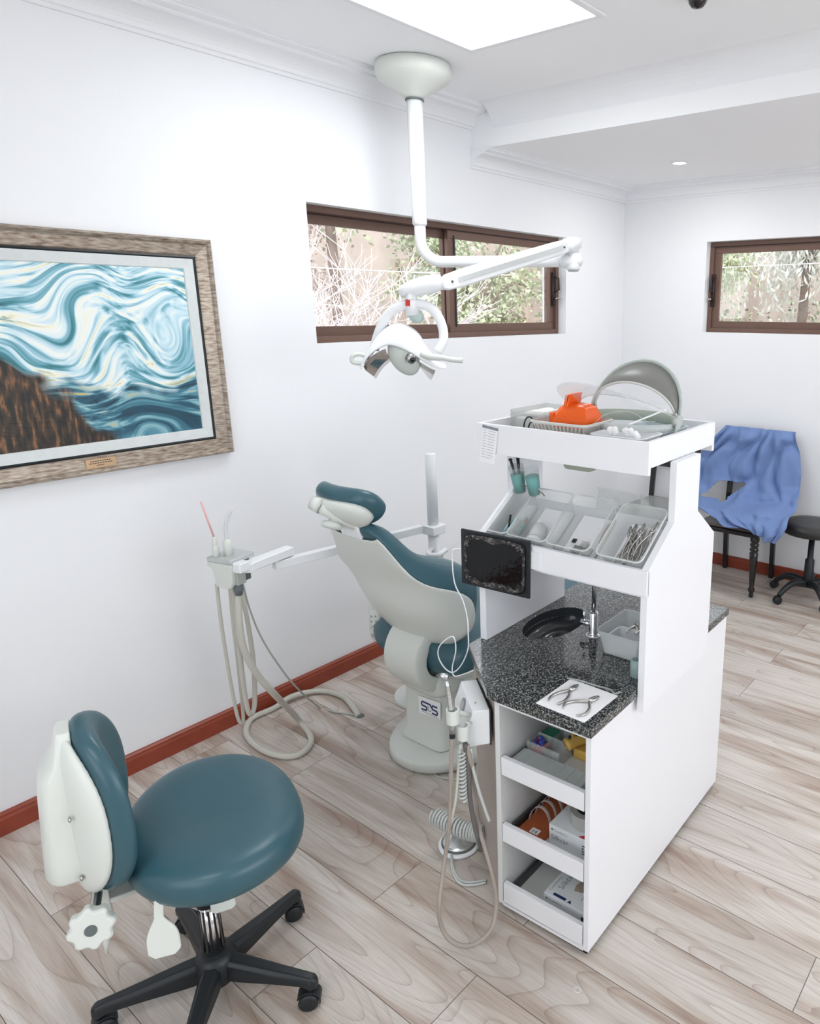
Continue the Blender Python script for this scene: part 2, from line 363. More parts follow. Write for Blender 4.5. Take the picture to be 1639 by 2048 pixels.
# baseboards
def bb(axis, a0, a1, p, s):
    prf = [(0, 0), (.022, 0), (.022, .062), (.017, .070), (.017, .078), (.010, .084), (0, .084)]
    if axis == 'x': return MB().loft([[(x, p-s*d, z) for d, z in prf] for x in (a0, a1)])
    return MB().loft([[(p-s*d, y, z) for d, z in prf] for y in (a0, a1)])
struct('baseboard_left', bb('x', XR, XB, WL, 1), base_m)
struct('baseboard_back', bb('y', YR, WL-.022, XB, 1), base_m)
struct('baseboard_right', bb('x', XR+.022, XB-.022, YR, -1), base_m)

# windows: bronze sliding frames
glass_m, nt, b_ = new_mat('window_glass')
for n_ in list(nt.nodes):
    if n_.type == 'BSDF_PRINCIPLED': nt.nodes.remove(n_)
tr = N(nt, 'ShaderNodeBsdfTransparent'); gl = N(nt, 'ShaderNodeBsdfGlossy'); gl.inputs['Roughness'].default_value = .02
ms = N(nt, 'ShaderNodeMixShader'); ms.inputs[0].default_value = .07
nt.links.new(tr.outputs[0], ms.inputs[1]); nt.links.new(gl.outputs[0], ms.inputs[2]); nt.links.new(ms.outputs[0], nt.nodes['Material Output'].inputs[0])
def rect_ring(mb, T, a0, a1, z0, z1, wdt, d0, d1):
    """frame of bars in a wall plane; T maps (along, depth, z)"""
    for (u0, u1, v0, v1) in ((a0, a1, z0, z0+wdt), (a0, a1, z1-wdt, z1), (a0, a0+wdt, z0+wdt, z1-wdt), (a1-wdt, a1, z0+wdt, z1-wdt)):
        mb.box(u0, u1, d0, d1, v0, v1, T)
    return mb
def window(name, T, a0, a1, z0, z1, mull, hand_a, d=.062, flip=False):
    fr = MB(); rect_ring(fr, T, a0, a1, z0, z1, .030, d, d+.10)
    f = struct(name, fr, frame_m, bevel=.002)
    for i, (s0, s1, dd) in enumerate(((a0+.028, mull+.022, d+.055), (mull-.022, a1-.028, d+.018))):
        s = MB(); rect_ring(s, T, s0, s1, z0+.028, z1-.028, .048, dd, dd+.028)
        so = s.build('window_sash', frame_m, f, bevel=.002)
        MB().box(s0+.045, s1-.045, dd+.011, dd+.015, z0+.07, z1-.07, T).build('window_pane', glass_m, so)
        t = MB(); t.box(s0+.004, s1-.004, dd-.006, dd+.002, z1-.034, z1-.029, T); t.build('track', frame_d, so)
    MB().box(mull+.022, mull+.030, d+.01, d+.06, z0+.06, z1-.06, T).build('brush_seal', dkmetal, f)
    h = MB(); zc = (z0+z1)/2
    h.box(hand_a-.012, hand_a+.012, d-.002, d+.012, zc-.13, zc+.09, T)
    h.tube([T @ Vector(p) for p in ((hand_a, d, zc+.06), (hand_a, d-.035, zc+.05), (hand_a, d-.038, zc-.02), (hand_a, d, zc-.04))], .008, 8)
    h.build('window_handle', frame_d, f, smooth=True)
    k = MB(); k.tube([T @ Vector(p) for p in ((hand_a, d, zc-.09), (hand_a+.004, d-.03, zc-.075), (hand_a+.012, d-.045, zc-.082))], [.008, .006, .007], 8); k.build('window_latch', steel, f, smooth=True)
    return f
T1 = Matrix(((1, 0, 0, 0), (0, 1, 0, WL), (0, 0, 1, 0), (0, 0, 0, 1)))
window('window_1', T1, W1[0], W1[1], W1[2], W1[3], 3.0921, W1[1]-.05)
T2 = Matrix(((0, 1, 0, XB), (1, 0, 0, 0), (0, 0, 1, 0), (0, 0, 0, 1)))
window('window_2', T2, W2[0], W2[1], W2[2], W2[3], 1.40, W2[1]-.032)
T3 = Matrix(((1, 0, 0, 0), (0, -1, 0, YR), (0, 0, 1, 0), (0, 0, 0, 1)))
window('added_window_right', T3, 0, 3.2, .7, 2.4, 1.6, .08)  # unseen window, made up to carry the fill from the right
T4 = Matrix(((0, -1, 0, XR), (1, 0, 0, 0), (0, 0, 1, 0), (0, 0, 0, 1)))
window('added_window_rear', T4, -.6, 1.8, .7, 2.4, .6, 1.7)  # unseen window, made up to carry the fill from behind

# ---- garden outside ----
grass_m = mat('garden_soil', (.30, .25, .18), .9, var=(3, .3))
leaf_g = mat('pale_green_leaves', (.46, .52, .34), .6, var=(2, .35))
leaf_d = mat('olive_leaves', (.30, .32, .22), .6, var=(2, .4))
leaf_w = mat('dry_pinkish_leaves', (.44, .36, .33), .7, var=(2, .3))
leaf_x = mat('whitish_leaves', (.70, .72, .66), .6, var=(2, .2))
twig_m = mat('bleached_twigs', (.80, .74, .76), .8)
bark_m = mat('brown_bark', (.22, .16, .13), .9, var=(5, .3))
fence_m = mat('mud_brown_hedge_wall', (.46, .385, .34), .9, var=(2.2, .45), bump=(20, 1))
struct('ground', MB().box(-6, 14, -6, 12, -.6, -.1), grass_m)
def leafy(name, c, rad, n, m, label, ls=(.05, .11), group=None, elong=2.4, trunk=True, droop=0, seed=0):
    rd = random.Random(seed); t = thing(name, label, 'tree', (c[0], c[1], -.1), 0, group)
    mb = MB(); cl = [Vector((rd.uniform(-1, 1)*rad[0], rd.uniform(-1, 1)*rad[1], rd.uniform(-1, 1)*rad[2])) for _ in range(26)]
    for _ in range(n):
        k = rd.choice(cl); p = Vector(c)+k+Vector((rd.gauss(0, .16), rd.gauss(0, .16), rd.gauss(0, .14)))
        s = rd.uniform(*ls); d = Vector((rd.gauss(0, 1), rd.gauss(0, 1), rd.gauss(0, 1)-droop)).normalized(); q = d.orthogonal().normalized(); q.rotate(Matrix.Rotation(rd.uniform(0, 6.3), 3, d))
        mb.add([p, p+d*s*.5+q*s/elong, p+d*s, p+d*s*.5-q*s/elong], [(0, 1, 2, 3)])
    mb.build('foliage', m, t)
    if trunk:
        tb = MB(); base = Vector((c[0], c[1], -.1)); top = Vector(c)
        tb.tube(bez([base, base+Vector((.08, .05, (c[2]+.1)*.5)), top], 5), [.07-.003*i for i in range(11)], 8)
        for k in cl[:9]: tb.tube(bez([Vector((c[0], c[1], c[2]-rad[2]*.6)), Vector(c)+k*.5+Vector((0, 0, -.05)), Vector(c)+k], 4), [.03-.0028*i for i in range(9)], 6)
        tb.build('trunk', bark_m, t, smooth=True)
    return t
struct('garden_wall', MB().box(-1, 12, 8.3, 8.5, -.1, 4.4).box(10.4, 10.6, -4, 8.3, -.1, 4.4), fence_m)
leafy('garden_tree', (6.5, 5.9, 2.2), (.85, .45, .75), 9000, leaf_g, 'pale green leafy tree filling the right pane of the left window', (.03, .07), seed=1)
leafy('garden_tree', (4.3, 5.7, 3.0), (.5, .35, .30), 1500, leaf_g, 'pale green branch tips high in the middle of the left window', (.03, .07), seed=2)
leafy('garden_shrub', (3.6, 6.9, 2.6), (1.7, .3, .7), 7000, leaf_w, 'faded brown shrub behind the bare twigs in the left window', (.03, .06), seed=3)
leafy('weeping_tree', (8.4, 4.3, 2.7), (.4, .8, .45), 9000, leaf_g, 'weeping pale green tree seen through the back window', (.05, .11), elong=7, droop=1.5, seed=5)
leafy('weeping_tree', (7.3, 2.35, 2.5), (.35, .35, .45), 4200, leaf_x, 'whitish drooping tree at the right side of the back window', (.05, .11), elong=7, droop=1.8, seed=6)
leafy('garden_shrub', (9.4, 3.6, 1.3), (.3, 1.5, .55), 3600, leaf_d, 'low olive shrub under the trees in the back window', (.03, .07), seed=8)
def bare(name, c, h, label, seed):
    rd = random.Random(seed); t = thing(name, label, 'shrub', c)
    mb = MB()
    def grow(p, d, l, r, lv):
        q = p+d*l*.5+Vector((rd.gauss(0, .03), rd.gauss(0, .03), 0)); e = q+(d+Vector((rd.gauss(0, .15), rd.gauss(0, .15), .05))).normalized()*l*.5
        mb.tube([p, q, e], [r, r*.85, r*.7], 5)
        if lv:
            for _ in range(3 if lv > 1 else 4):
                nd = (d+Vector((rd.gauss(0, .55), rd.gauss(0, .55), rd.gauss(.1, .35)))).normalized(); grow(e, nd, l*rd.uniform(.55, .85), r*.65, lv-1)
                if rd.random() < .5: grow(q, (d+Vector((rd.gauss(0, .6), rd.gauss(0, .6), rd.gauss(0, .3)))).normalized(), l*.5, r*.5, lv-2 if lv > 1 else 0)
    for _ in range(4): grow(Vector(c), Vector((rd.gauss(0, .3), rd.gauss(0, .3), 1)).normalized(), h, .016, 4)
    mb.build('branches', twig_m, t)
    return t
bare('bare_shrub', (2.75, 4.6, .1), .72, 'leafless whitish shrub at the lower left of the left window', 3)
bare('bare_shrub', (3.75, 5.3, .2), .74, 'leafless whitish shrub left of the middle bar of the left window', 5)
bare('bare_shrub', (3.3, 5.2, -.1), .70, 'low leafless whitish shrub between the two taller bare ones', 9)
one(MB().tube([(0, 5.6, 2.24), (3, 5.6, 2.19), (5, 5.6, 2.20), (7, 5.6, 2.24), (7.0, 4.6, 2.24), (7.0, 0, 2.30)], .006, 6), 'overhead_wire', twig_m, 'thin white wire strung across the garden outside both windows', 'wire')
sun = bpy.data.lights.new('sun', 'SUN'); sun.energy = 2.8; sun.angle = R(3); so = bpy.data.objects.new('sun', sun); COL.objects.link(so)
so.rotation_euler = Vector((-.35, -.55, 1)).to_track_quat('Z', 'Y').to_euler()

# ---- ceiling fittings ----
emit_m = mat('light_diffuser', (.9, .9, .9), .5, emit=(.96, .98, 1.0), estr=9.5)
emit_s = mat('downlight_lens', (.9, .9, .9), .5, emit=(1, .98, .95), estr=9.0)
def panel(x0, x1, y0, y1, label):
    t = thing('ceiling_light_panel', label, 'light', ((x0+x1)/2, (y0+y1)/2, ZC))
    f = MB(); 
    for bx in ((x0-.03, x1+.03, y0-.03, y0), (x0-.03, x1+.03, y1, y1+.03), (x0-.03, x0, y0, y1), (x1, x1+.03, y0, y1)): f.box(*bx, ZC-.010, ZC)
    f.build('frame', wall_m, t, bevel=.003)
    MB().box(x0, x1, y0, y1, ZC-.006, ZC-.002).build('diffuser', emit_m, t)
panel(1.74, 2.487, 1.656, 2.272, 'bright square ceiling light panel near the white ceiling mount')
panel(-1.0, -.25, 0.2, .82, 'unseen ceiling light panel added behind the camera for even light')  # unseen second panel, added to even out the room light
t = thing('downlight', 'small round recessed downlight in the lowered ceiling', 'light', (4.1590, 2.1561, 2.7000))
c = (4.1590, 2.1561, 2.7000)
MB().lathe([(.052, 0), (.052, -.004), (.040, -.006), (.038, -.002), (.036, .0)], (c[0], c[1], ZS)).build('trim_ring', white_pl, t, smooth=True)
MB().lathe([(.0355, -.001), (.0355, -.0035), (.0, -.0045)], (c[0], c[1], ZS)).build('lens', emit_s, t, smooth=True)
def spot_lamp(x, y, e):
    l = bpy.data.lights.new('downlight_lamp', 'AREA'); l.shape = 'DISK'; l.size = .07; l.energy = e; l.color = (1, .97, .95)
    o = bpy.data.objects.new('downlight_lamp', l); COL.objects.link(o); o.location = (x, y, ZS-.012)
spot_lamp(c[0], c[1], 4)
for q in ((4.16, .75), (4.16, -.75)):  # two unseen downlights added to lift the back wall
    t = thing('downlight', 'unseen downlight added to brighten the back wall, '+('nearer one' if q[1] > 0 else 'farther one')+' to the right', 'light', (q[0], q[1], ZS))
    MB().lathe([(.052, 0), (.052, -.004), (.040, -.006), (.038, -.002), (.036, .0)], (q[0], q[1], ZS)).build('trim_ring', white_pl, t, smooth=True)
    MB().lathe([(.0355, -.001), (.0355, -.0035), (.0, -.0045)], (q[0], q[1], ZS)).build('lens', emit_s, t, smooth=True)
    spot_lamp(q[0], q[1], 5.5)
c = (2.5513, 1.2788, 2.9000)
t = thing('dome_camera', 'dark glass dome fitting on the ceiling at the top edge of the photo', 'camera', c)
MB().lathe([(.045, 0), (.045, -.010), (.036, -.018), (.030, -.018)], c).build('collar', steel, t, smooth=True)
MB().lathe([(.032, -.016), (.030, -.028), (.020, -.040), (.0, -.045)], c).build('dome', black_gl, t, smooth=True)

# ================= PAINTING =================
PX0, PX1, PZ0, PZ1 = .50, 1.625, 1.255, 2.112
t = thing('framed_painting', 'large abstract teal and white oil painting in an aged wooden frame on the left wall', 'painting', ((PX0+PX1)/2, WL, PZ0))
prf = [(0, 0), (0, .030), (.008, .040), (.016, .036), (.022, .028), (.060, .020), (.066, .014), (.066, 0)]
def frame_loft(x0, x1, z0, z1, prf):
    rings = []
    for (cx, cz, sx, sz) in ((x0, z0, 1, 1), (x1, z0, -1, 1), (x1, z1, -1, -1), (x0, z1, 1, -1), (x0, z0, 1, 1)):
        rings.append([(cx+sx*i, WL-.002-d, cz+sz*i) for i, d in prf])
    return MB().loft(rings, caps=False)
fr = frame_loft(PX0, PX1, PZ0, PZ1, prf).build('frame', art_frame, t)
k = .064; frame_loft(PX0+k, PX1-k, PZ0+k, PZ1-k, [(0, 0), (0, .016), (.006, .018), (.012, .012), (.012, 0)]).build('bead_strip', black_pl, fr)
k = .075; frame_loft(PX0+k, PX1-k, PZ0+k, PZ1-k, [(0, 0), (0, .016), (.036, .012), (.040, .006), (.040, 0)]).build('liner', mat('whitewashed_liner', (.66, .70, .70), .6, var=(30, .12)), t)
k = .112
mb = MB().box(PX0+k, PX1-k, WL-.010, WL-.004, PZ0+k, PZ1-k); o_ = mb.build('canvas', art_material(), t)
# shift canvas so that its own coordinates start at its lower left corner
for v in o_.data.vertices: v.co -= Vector((PX0+k-(PX0+PX1)/2, 0, k))
o_.location = (PX0+k-(PX0+PX1)/2, 0, k)
pq = [(1.0579, 2.9137, 1.2929), (1.1594, 2.9137, 1.3006)]
pz = PZ0+.022
pl = MB().box(pq[0][0], pq[1][0], WL-.031, WL-.022, pz, pz+.032).build('plaque', goldp, t, bevel=.001)
ln = MB()
for i, (a, b) in enumerate(((.15, .85), (.1, .9), (.35, .6))):
    x0 = pq[0][0]; x1 = pq[1][0]; d = x1-x0; nseg = 9; zz = pz+.024-.008*i
    for q in range(nseg):
        u0 = a+(b-a)*q/nseg; ln.box(x0+d*u0, x0+d*(u0+(b-a)/nseg*.7), WL-.0316, WL-.031, zz, zz+.003)
ln.build('engraving', ink, pl)

# ================= DENTAL LAMP (ceiling mounted) =================
LX, LY = 2.490, 2.625
t = thing('dental_lamp', 'white dental operating lamp hanging on a jointed arm from a ceiling mount', 'dental lamp', (LX, LY, ZC))
prf = [(.0, 0), (.150, 0), (.163, -.004), (.168, -.020), (.168, -.045), (.160, -.062), (.135, -.080), (.080, -.112), (.046, -.134), (.036, -.142), (.0, -.142)]
mb = MB().lathe(prf, (LX, LY, ZC), seg=48); mt = mb.build('ceiling_mount', bone, t, smooth=True)
MB().lathe([(.0, -.139), (.038, -.139), (.042, -.142), (.042, -.148), (.0, -.148)], (LX, LY, ZC), seg=32).build('rubber_ring', dgrey_pl, mt, smooth=True)
PZ = 2.063; PE = Vector((2.80, 1.966, PZ)); hd = (Vector((PE.x, PE.y, 0))-Vector((LX, LY, 0))).normalized()
MB().tube([(LX, LY, 2.755), (LX, LY, 2.26), (LX, LY, 2.235), (LX, LY, 2.225)], [.036, .033, .034, .028], 24).build('pole', white_pl, t, smooth=True)
el = [Vector((LX, LY, 2.235)), Vector((LX, LY, 2.17))]
for k in range(1, 9):
    a = k/8*PI/2; el.append(Vector((LX, LY, 2.17))+hd*.105*(1-math.cos(a))+Vector((0, 0, -.105*math.sin(a))))
el += [PE-hd*.05]
MB().tube(el, .026, 20).build('elbow_arm', white_pl, t, smooth=True)
j = MB(); j.tube([PE-hd*.06, PE-hd*.03, PE+hd*.0, PE+hd*.035, PE+hd*.045], [.028, .033, .034, .022, .006], 20); j.lathe([(.0, -.040), (.028, -.040), (.032, -.03), (.032, .034), (.0, .034)], PE); j.build('arm_joint', white_pl, t, smooth=True)
ka = MB(); ka.lathe([(.0, -.041), (.024, -.041), (.024, -.045), (.0, -.045)], PE); ka.build('joint_cap', grey_pl, t, smooth=True)
UP = PE+Vector((0, 0, .075)); HJ = Vector((2.045, 2.141, 1.926)); sd = (HJ-UP).normalized()
k2 = MB(); k2.lathe([(.0, .034), (.025, .034), (.025, .052), (.036, .056), (.036, .088), (.028, .100), (.0, .104)], PE)
k2.tube([PE+Vector((0, 0, .07)), UP+sd*.05], [.034, .033], 20); k2.build('upper_joint', white_pl, t, smooth=True)
sa = MB()
sa.loft([[UP+sd*q+Vector((0, 0, 1))*z*h+hd.cross(Vector((0, 0, 1)))*0+sd.cross(Vector((0, 0, 1))).normalized()*y*w_ for y, z in ((-1, -.8), (-.8, -1), (.8, -1), (1, -.8), (1, .8), (.8, 1), (-.8, 1), (-1, .8))] for q, h, w_ in ((.02, .018, .014), (.05, .028, .022), (.12, .031, .024), (.62, .034, .027), (.70, .030, .024), (.735, .016, .014))])
s_ = sa.build('spring_arm', white_pl, t, bevel=.004)
side = sd.cross(Vector((0, 0, 1))).normalized()
if side.dot(Vector((-1, -1, 0))) < 0: side = -side
tr_ = MB().bar(UP+sd*.09+side*.0262, UP+sd*.66+side*.0285, .003, .020); tr_.build('trim_channel', alu, s_, bevel=.001)
for q_ in (.08, .69): MB().ell(UP+sd*q_+side*.0255, .005, .005, .005).build('screw', dkmetal, s_)
# head, built in its own frame: X to the right, Y away from the viewer's side, Z up
HQ = (1.9705, 2.2023, 1.7122); HC = Vector((HQ[0], HQ[1], 0)); az = math.atan2(HC.y, HC.x)
HM = Matrix(((math.sin(az), math.cos(az), 0, HC.x), (-math.cos(az), math.sin(az), 0, HC.y), (0, 0, 1, HQ[2]), (0, 0, 0, 1)))
S_ = 1/510.0
def hp(px, py, y=0): return HM @ Vector(((px-805)*S_, y, -(py-690)*S_))
h = MB()
h.tube([hp(803, 592), hp(812, 585), hp(830, 580), hp(852, 575), hp(874, 570), hp(888, 566)], [.010, .022, .032, .035, .034, .028], 18)
h.build('head_joint', white_pl, t, smooth=True)
h = MB().tube([hp(825, 590), hp(825, 612), hp(827, 632)], [.024, .0245, .026], 20); nk = h.build('neck', white_pl, t, smooth=True)
MB().tube([hp(825, 600.5), hp(825, 602)], [.0248, .0252], 20).build('seam_ring', alu, nk)
st = MB(); st.loft([[hp(x, y, d) for x, y in ((814.5, 602), (823.5, 602.5), (823, 614.5), (814, 614))] for d in (-.0262, -.0245)]); st.build('red_sticker', redprint, nk)
MB().tube([hp(820, 622, .02), hp(836, 634, .045), hp(843, 640, .055)], [.02, .030, .020], 18).build('tilt_knob', mat('pale_teal_plastic', (.52, .64, .60), .4), t, smooth=True)
yk = [hp(x, y, d) for x, y, d in ((748, 700, .03), (757, 672, .025), (770, 644, .018), (786, 625, .01), (804, 615, .0), (826, 610, 0), (848, 611, 0), (866, 620, .0), (879, 638, -.01), (886, 662, -.02), (884, 684, -.03), (872, 704, -.035))]
MB().tube(bez(yk, 5), .0125, 12, flat=1.5).build('yoke', white_pl, t, smooth=True)
# reflector body: arched saddle
def curve(pts, n=24):
    P = bez([Vector((x, y, 0)) for x, y in pts], 10); out = []
    for i in range(n+1):
        q = i/n*(len(P)-1); a = int(q); b = min(a+1, len(P)-1); out.append(P[a].lerp(P[b], q-a))
    return out
front = curve([(722, 736), (732, 718), (748, 702), (772, 690), (790, 692), (815, 703), (845, 722), (866, 733), (886, 736)])
ridge = curve([(724, 726), (738, 700), (758, 672), (782, 652), (806, 648), (832, 662), (848, 686), (866, 712), (890, 728)])
mid = curve([(722, 732), (733, 708), (750, 686), (776, 669), (798, 667), (824, 682), (850, 706), (868, 724), (890, 733)])
back = curve([(730, 734), (745, 710), (764, 690), (788, 676), (808, 672), (830, 684), (848, 702), (866, 722), (886, 734)])
rows = [(front, -.085), (mid, -.070), (ridge, -.015), (ridge, .035), (back, .085)]
h = MB(); rings = [[hp(p.x, p.y, y) for p in c_] for c_, y in rows]
h.loft(rings, caps=False, closed=False); bd = h.build('lamp_housing', white_pl, t, smooth=True, solid=.008, sub=1)
rc = [[hp(p.x+(805-p.x)*k_, p.y+dy, y) for p in c_] for c_, dy, k_, y in ((front, 5, .0, -.080), (front, 14, .04, -.050), (back, 34, .08, .0), (back, 42, .12, .06))]
facet = mat('faceted_mirror', (.55, .52, .50), .12, .95)
MB().loft([r_[2:10] for r_ in rc], caps=False, closed=False).build('reflector', facet, bd)
MB().loft([r_[15:22] for r_ in rc], caps=False, closed=False).build('reflector', facet, bd)
M_ = Matrix.Rotation(R(-28), 3, 'Y')
HR = HM.to_3x3()
g = MB().ell(hp(806, 712, -.055), .052, .030, .078, HR @ Matrix.Rotation(R(-32), 3, 'Y')); g.build('lamp_shield', mat('grey_green_shield', (.56, .60, .56), .4), t, smooth=True)
MB().tube([hp(817, 712, -.088), hp(822, 716, -.104)], [.020, .017], 18).build('bulb_socket', steel, t, smooth=True)
MB().ell(hp(822, 715, -.104), .011, .011, .011).build('bulb', black_gl, t, smooth=True)
MB().tube(bez([hp(840, 706, -.075), hp(856, 711, -.088), hp(880, 713, -.098), (hp(902, 717, -.105)), hp(920, 718, -.11)], 5), [.013]*8+[.0105]*9, 12).build('handle', bone, t, smooth=True)
MB().tube(bez([hp(738, 714, -.04), hp(722, 706, -.05), hp(708, 710, -.055), hp(708, 721, -.055), hp(724, 724, -.05)], 5), .0085, 10).build('handle', bone, t, smooth=True)

# ================= DENTAL CHAIR =================
YC = 2.05
t = thing('dental_chair', 'reclined dental patient chair with teal upholstery and grey white shell', 'dental chair', (1.95, YC, 0))
# base plate and column
def oval(cx, cy, rx, ry, n=48, e=2.3):
    return [(cx+rx*math.copysign(abs(math.cos(2*PI*k/n))**(2/e), math.cos(2*PI*k/n)), cy+ry*math.copysign(abs(math.sin(2*PI*k/n))**(2/e), math.sin(2*PI*k/n))) for k in range(n)]
bx, by = 2.12, 2.05
MB().loft([[(x, y, z) for x, y in oval(bx, by, .40*s, .25*s if s > .5 else .2*s)] for s, z in ((.97, .006), (1, .012), (1.0, .045), (.985, .055), (.80, .066), (.55, .078), (.3, .085))]).build('base_plate', bone, t, smooth=True)
MB().prism(oval(bx, by, .37, .225), 0, .008).build('base_gasket', black_mat, t)
c = MB()
c.loft([[(x, y, z) for x, y in oval(1.99+.0*z, YC, rx, ry, e=7)] for rx, ry, z in ((.175, .135, .07), (.155, .125, .12), (.150, .122, .30), (.150, .122, .36))])
col = c.build('column', bone, t, smooth=False, bevel=.004)
lp = [(1.8380, 2.0611, 0.2860), (1.8380, 1.9317, 0.2964), (1.8380, 1.9358, 0.2193), (1.8380, 2.0603, 0.2066)]
lx = 1.8345
pl = MB().loft([[(x, p[1], p[2]) for p in lp] for x in (lx, lx-.002)]).build('logo_plate', paper, col)
# the letters SDS drawn as thick rounded strokes
def stroke(pts, r=.0042):
    return [(lx-.0035, y, z) for y, z in pts]
ly0, ly1 = lp[0][1], lp[1][1]; lz = (lp[0][2]+lp[3][2])/2+.004; Wd = ly1-ly0
def LY_(u): return ly0+Wd*u
sm = MB()
for u in (.14, .62):
    w_ = .24; hz = .018
    sm.tube([(lx-.003, LY_(u+w_), lz+hz), (lx-.003, LY_(u+.03), lz+hz), (lx-.003, LY_(u), lz+hz*.5), (lx-.003, LY_(u+.03), lz), (lx-.003, LY_(u+w_-.03), lz), (lx-.003, LY_(u+w_), lz-hz*.5), (lx-.003, LY_(u+w_-.03), lz-hz), (lx-.003, LY_(u), lz-hz)], .0034, 6)
sm.tube([(lx-.003, LY_(.38), lz+.018), (lx-.003, LY_(.54), lz+.018), (lx-.003, LY_(.62), lz+.006)], .0034, 6)
sm.build('logo_letters', navy, pl)
MB().tube([(lx-.003, LY_(.44), lz+.008), (lx-.003, LY_(.44), lz-.014), (lx-.003, LY_(.54), lz-.014), (lx-.003, LY_(.58), lz-.004)], .0016, 6).build('logo_letter', greyink, pl)
dsh = MB()
for q in range(12): dsh.box(lx-.0026, lx-.002, LY_(.12+.065*q), LY_(.12+.065*q+.045), lz-.031, lz-.028)
dsh.build('logo_caption', greyink, pl)
# side fairing with round pivot disc
MB().loft([[(x, y, z) for x, y in oval(1.985, YC, rx, ry, e=5)] for rx, ry, z in ((.160, .126, .312), (.170, .132, .325), (.172, .132, .37), (.15, .12, .41))]).build('column_collar', bone, t, smooth=True)
MB().tube([(2.0, YC-.13, .31), (2.0, YC-.16, .31), (2.0, YC-.168, .31)], [.075, .072, .05], 28).build('pivot_disc', bone, t, smooth=True)
# hinge cover under the backrest: a wide rounded drum section
hp_ = MB(); rg = []
for yy, s in ((YC-.105, .90), (YC-.095, 1), (YC+.085, 1), (YC+.095, .90)):
    cc = []
    for k in range(17):
        a = R(62)+R(200)*k/16; cc.append((1.87+.145*s*math.cos(a), yy, .485+.150*s*math.sin(a)))
    for k in range(17):
        a = R(262)-R(200)*k/16; cc.append((1.87+.085*math.cos(a), yy, .485+.085*math.sin(a)))
    rg.append(cc)
hp_.loft(rg); hp_.build('hinge_cover', white_pl if 0 else bone, t, smooth=False, bevel=.006)
MB().tube([(1.87, YC-.09, .455), (1.87, YC+.08, .455)], [.066, .066], 24).build('hinge_barrel', dgrey_pl, t, smooth=True)
# seat cushion and legrest, lofted along x
def slab(stations, n=28, e=3.2):
    """stations: x, half width, z centre, half thickness"""
    rings = []
    for x, w_, zc, ht in stations:
        r_ = []
        for k in range(n):
            a = 2*PI*k/n; ca, sa_ = math.cos(a), math.sin(a)
            r_.append((x, YC+w_*math.copysign(abs(ca)**(2/e), ca), zc+ht*math.copysign(abs(sa_)**(2/e), sa_)))
        rings.append(r_)
    return MB().loft(rings)
slab([(1.79, .14, .505, .02), (1.80, .22, .505, .055), (1.825, .265, .508, .074), (1.87, .275, .515, .08), (2.0, .275, .528, .08), (2.3, .262, .535, .07), (2.5, .24, .535, .062), (2.75, .225, .52, .055), (3.0, .21, .475, .05), (3.25, .205, .42, .045), (3.34, .19, .40, .04), (3.37, .12, .395, .02)]).build('seat_cushion', teal, t, smooth=True)
slab([(1.87, .15, .42, .02), (1.90, .20, .42, .035), (2.2, .215, .42, .045), (2.5, .20, .44, .03), (2.9, .18, .44, .025), (3.2, .16, .385, .02)]).build('seat_pan', bone, t, smooth=True)
# backrest: shell swept from the spine to the rim
SP = [(1.555, 1.055), (1.565, 1.037), (1.588, .995), (1.612, .951), (1.636, .905), (1.659, .859), (1.676, .795), (1.693, .729), (1.730, .665), (1.765, .620), (1.792, .585), (1.820, .555), (1.847, .530)]
RM = [(.130, 1.551, 1.075), (.143, 1.570, 1.052), (.165, 1.603, .992), (.20, 1.631, .928), (.23, 1.668, .889), (.26, 1.717, .866), (.28, 1.786, .839), (.285, 1.841, .802), (.29, 1.867, .768), (.285, 1.879, .715), (.27, 1.885, .655), (.22, 1.871, .602), (.14, 1.830, .567)]
nT = 14
def shell_ring(i, off=0.0, wsc=1.0):
    s = Vector((SP[i][0], 0, SP[i][1])); w_, rx, rz = RM[i]; r_ = Vector((rx, 0, rz)); pts = []
    fwd = Vector((.80, 0, .60))
    for k in range(-nT, nT+1):
        u = k/nT; a = abs(u)
        lat = w_*wsc*math.copysign(math.sin(a*PI/2)**.85, u) if a > 0 else 0
        dep = (1-math.cos(a*PI/2))**.95
        p = s.lerp(r_, dep)+fwd*off
        pts.append(Vector((p.x, YC+lat, p.z)))
    return pts
outer = [shell_ring(i) for i in range(len(SP))]
b = MB().loft(outer, caps=False, closed=False); b.build('backrest_shell', bone, t, smooth=True, solid=.008, sub=1)
# cushion: closed loops following the shell edge, bulging forward
TH_ = [.035, .055, .072, .085, .092, .095, .10, .105, .105, .10, .09, .07, .04]
rings = []
fw_ = Vector((.62, 0, .785))
for i in range(len(SP)):
    o_ = shell_ring(i, .006, .985); w_, rx, rz = RM[i]; rim = Vector((rx, 0, rz)); ring = list(o_)
    nf = 16; th = TH_[i]
    for k in range(1, nf):
        u = 1-2*k/nf; a = abs(u)
        bul = th*(1-a**6)**.5*(1.0+.16*math.sin(a*PI)**2) - .25*th*(1-a*a)
        p = rim+fw_*(bul+.012); ww = w_*(1.03 if a > .6 else 1)
        ring.append(Vector((p.x, YC+ww*u*(1+.02*(1-a)), p.z)))
    rings.append(ring)
top = [p+Vector((-.012, 0, .012)) for p in rings[0]]
cen = sum(top, Vector())/len(top); top = [cen.lerp(p, .8)+Vector((-.01, 0, .012)) for p in top]
MB().loft([top]+rings).build('backrest_cushion', teal, t, smooth=True, sub=1)
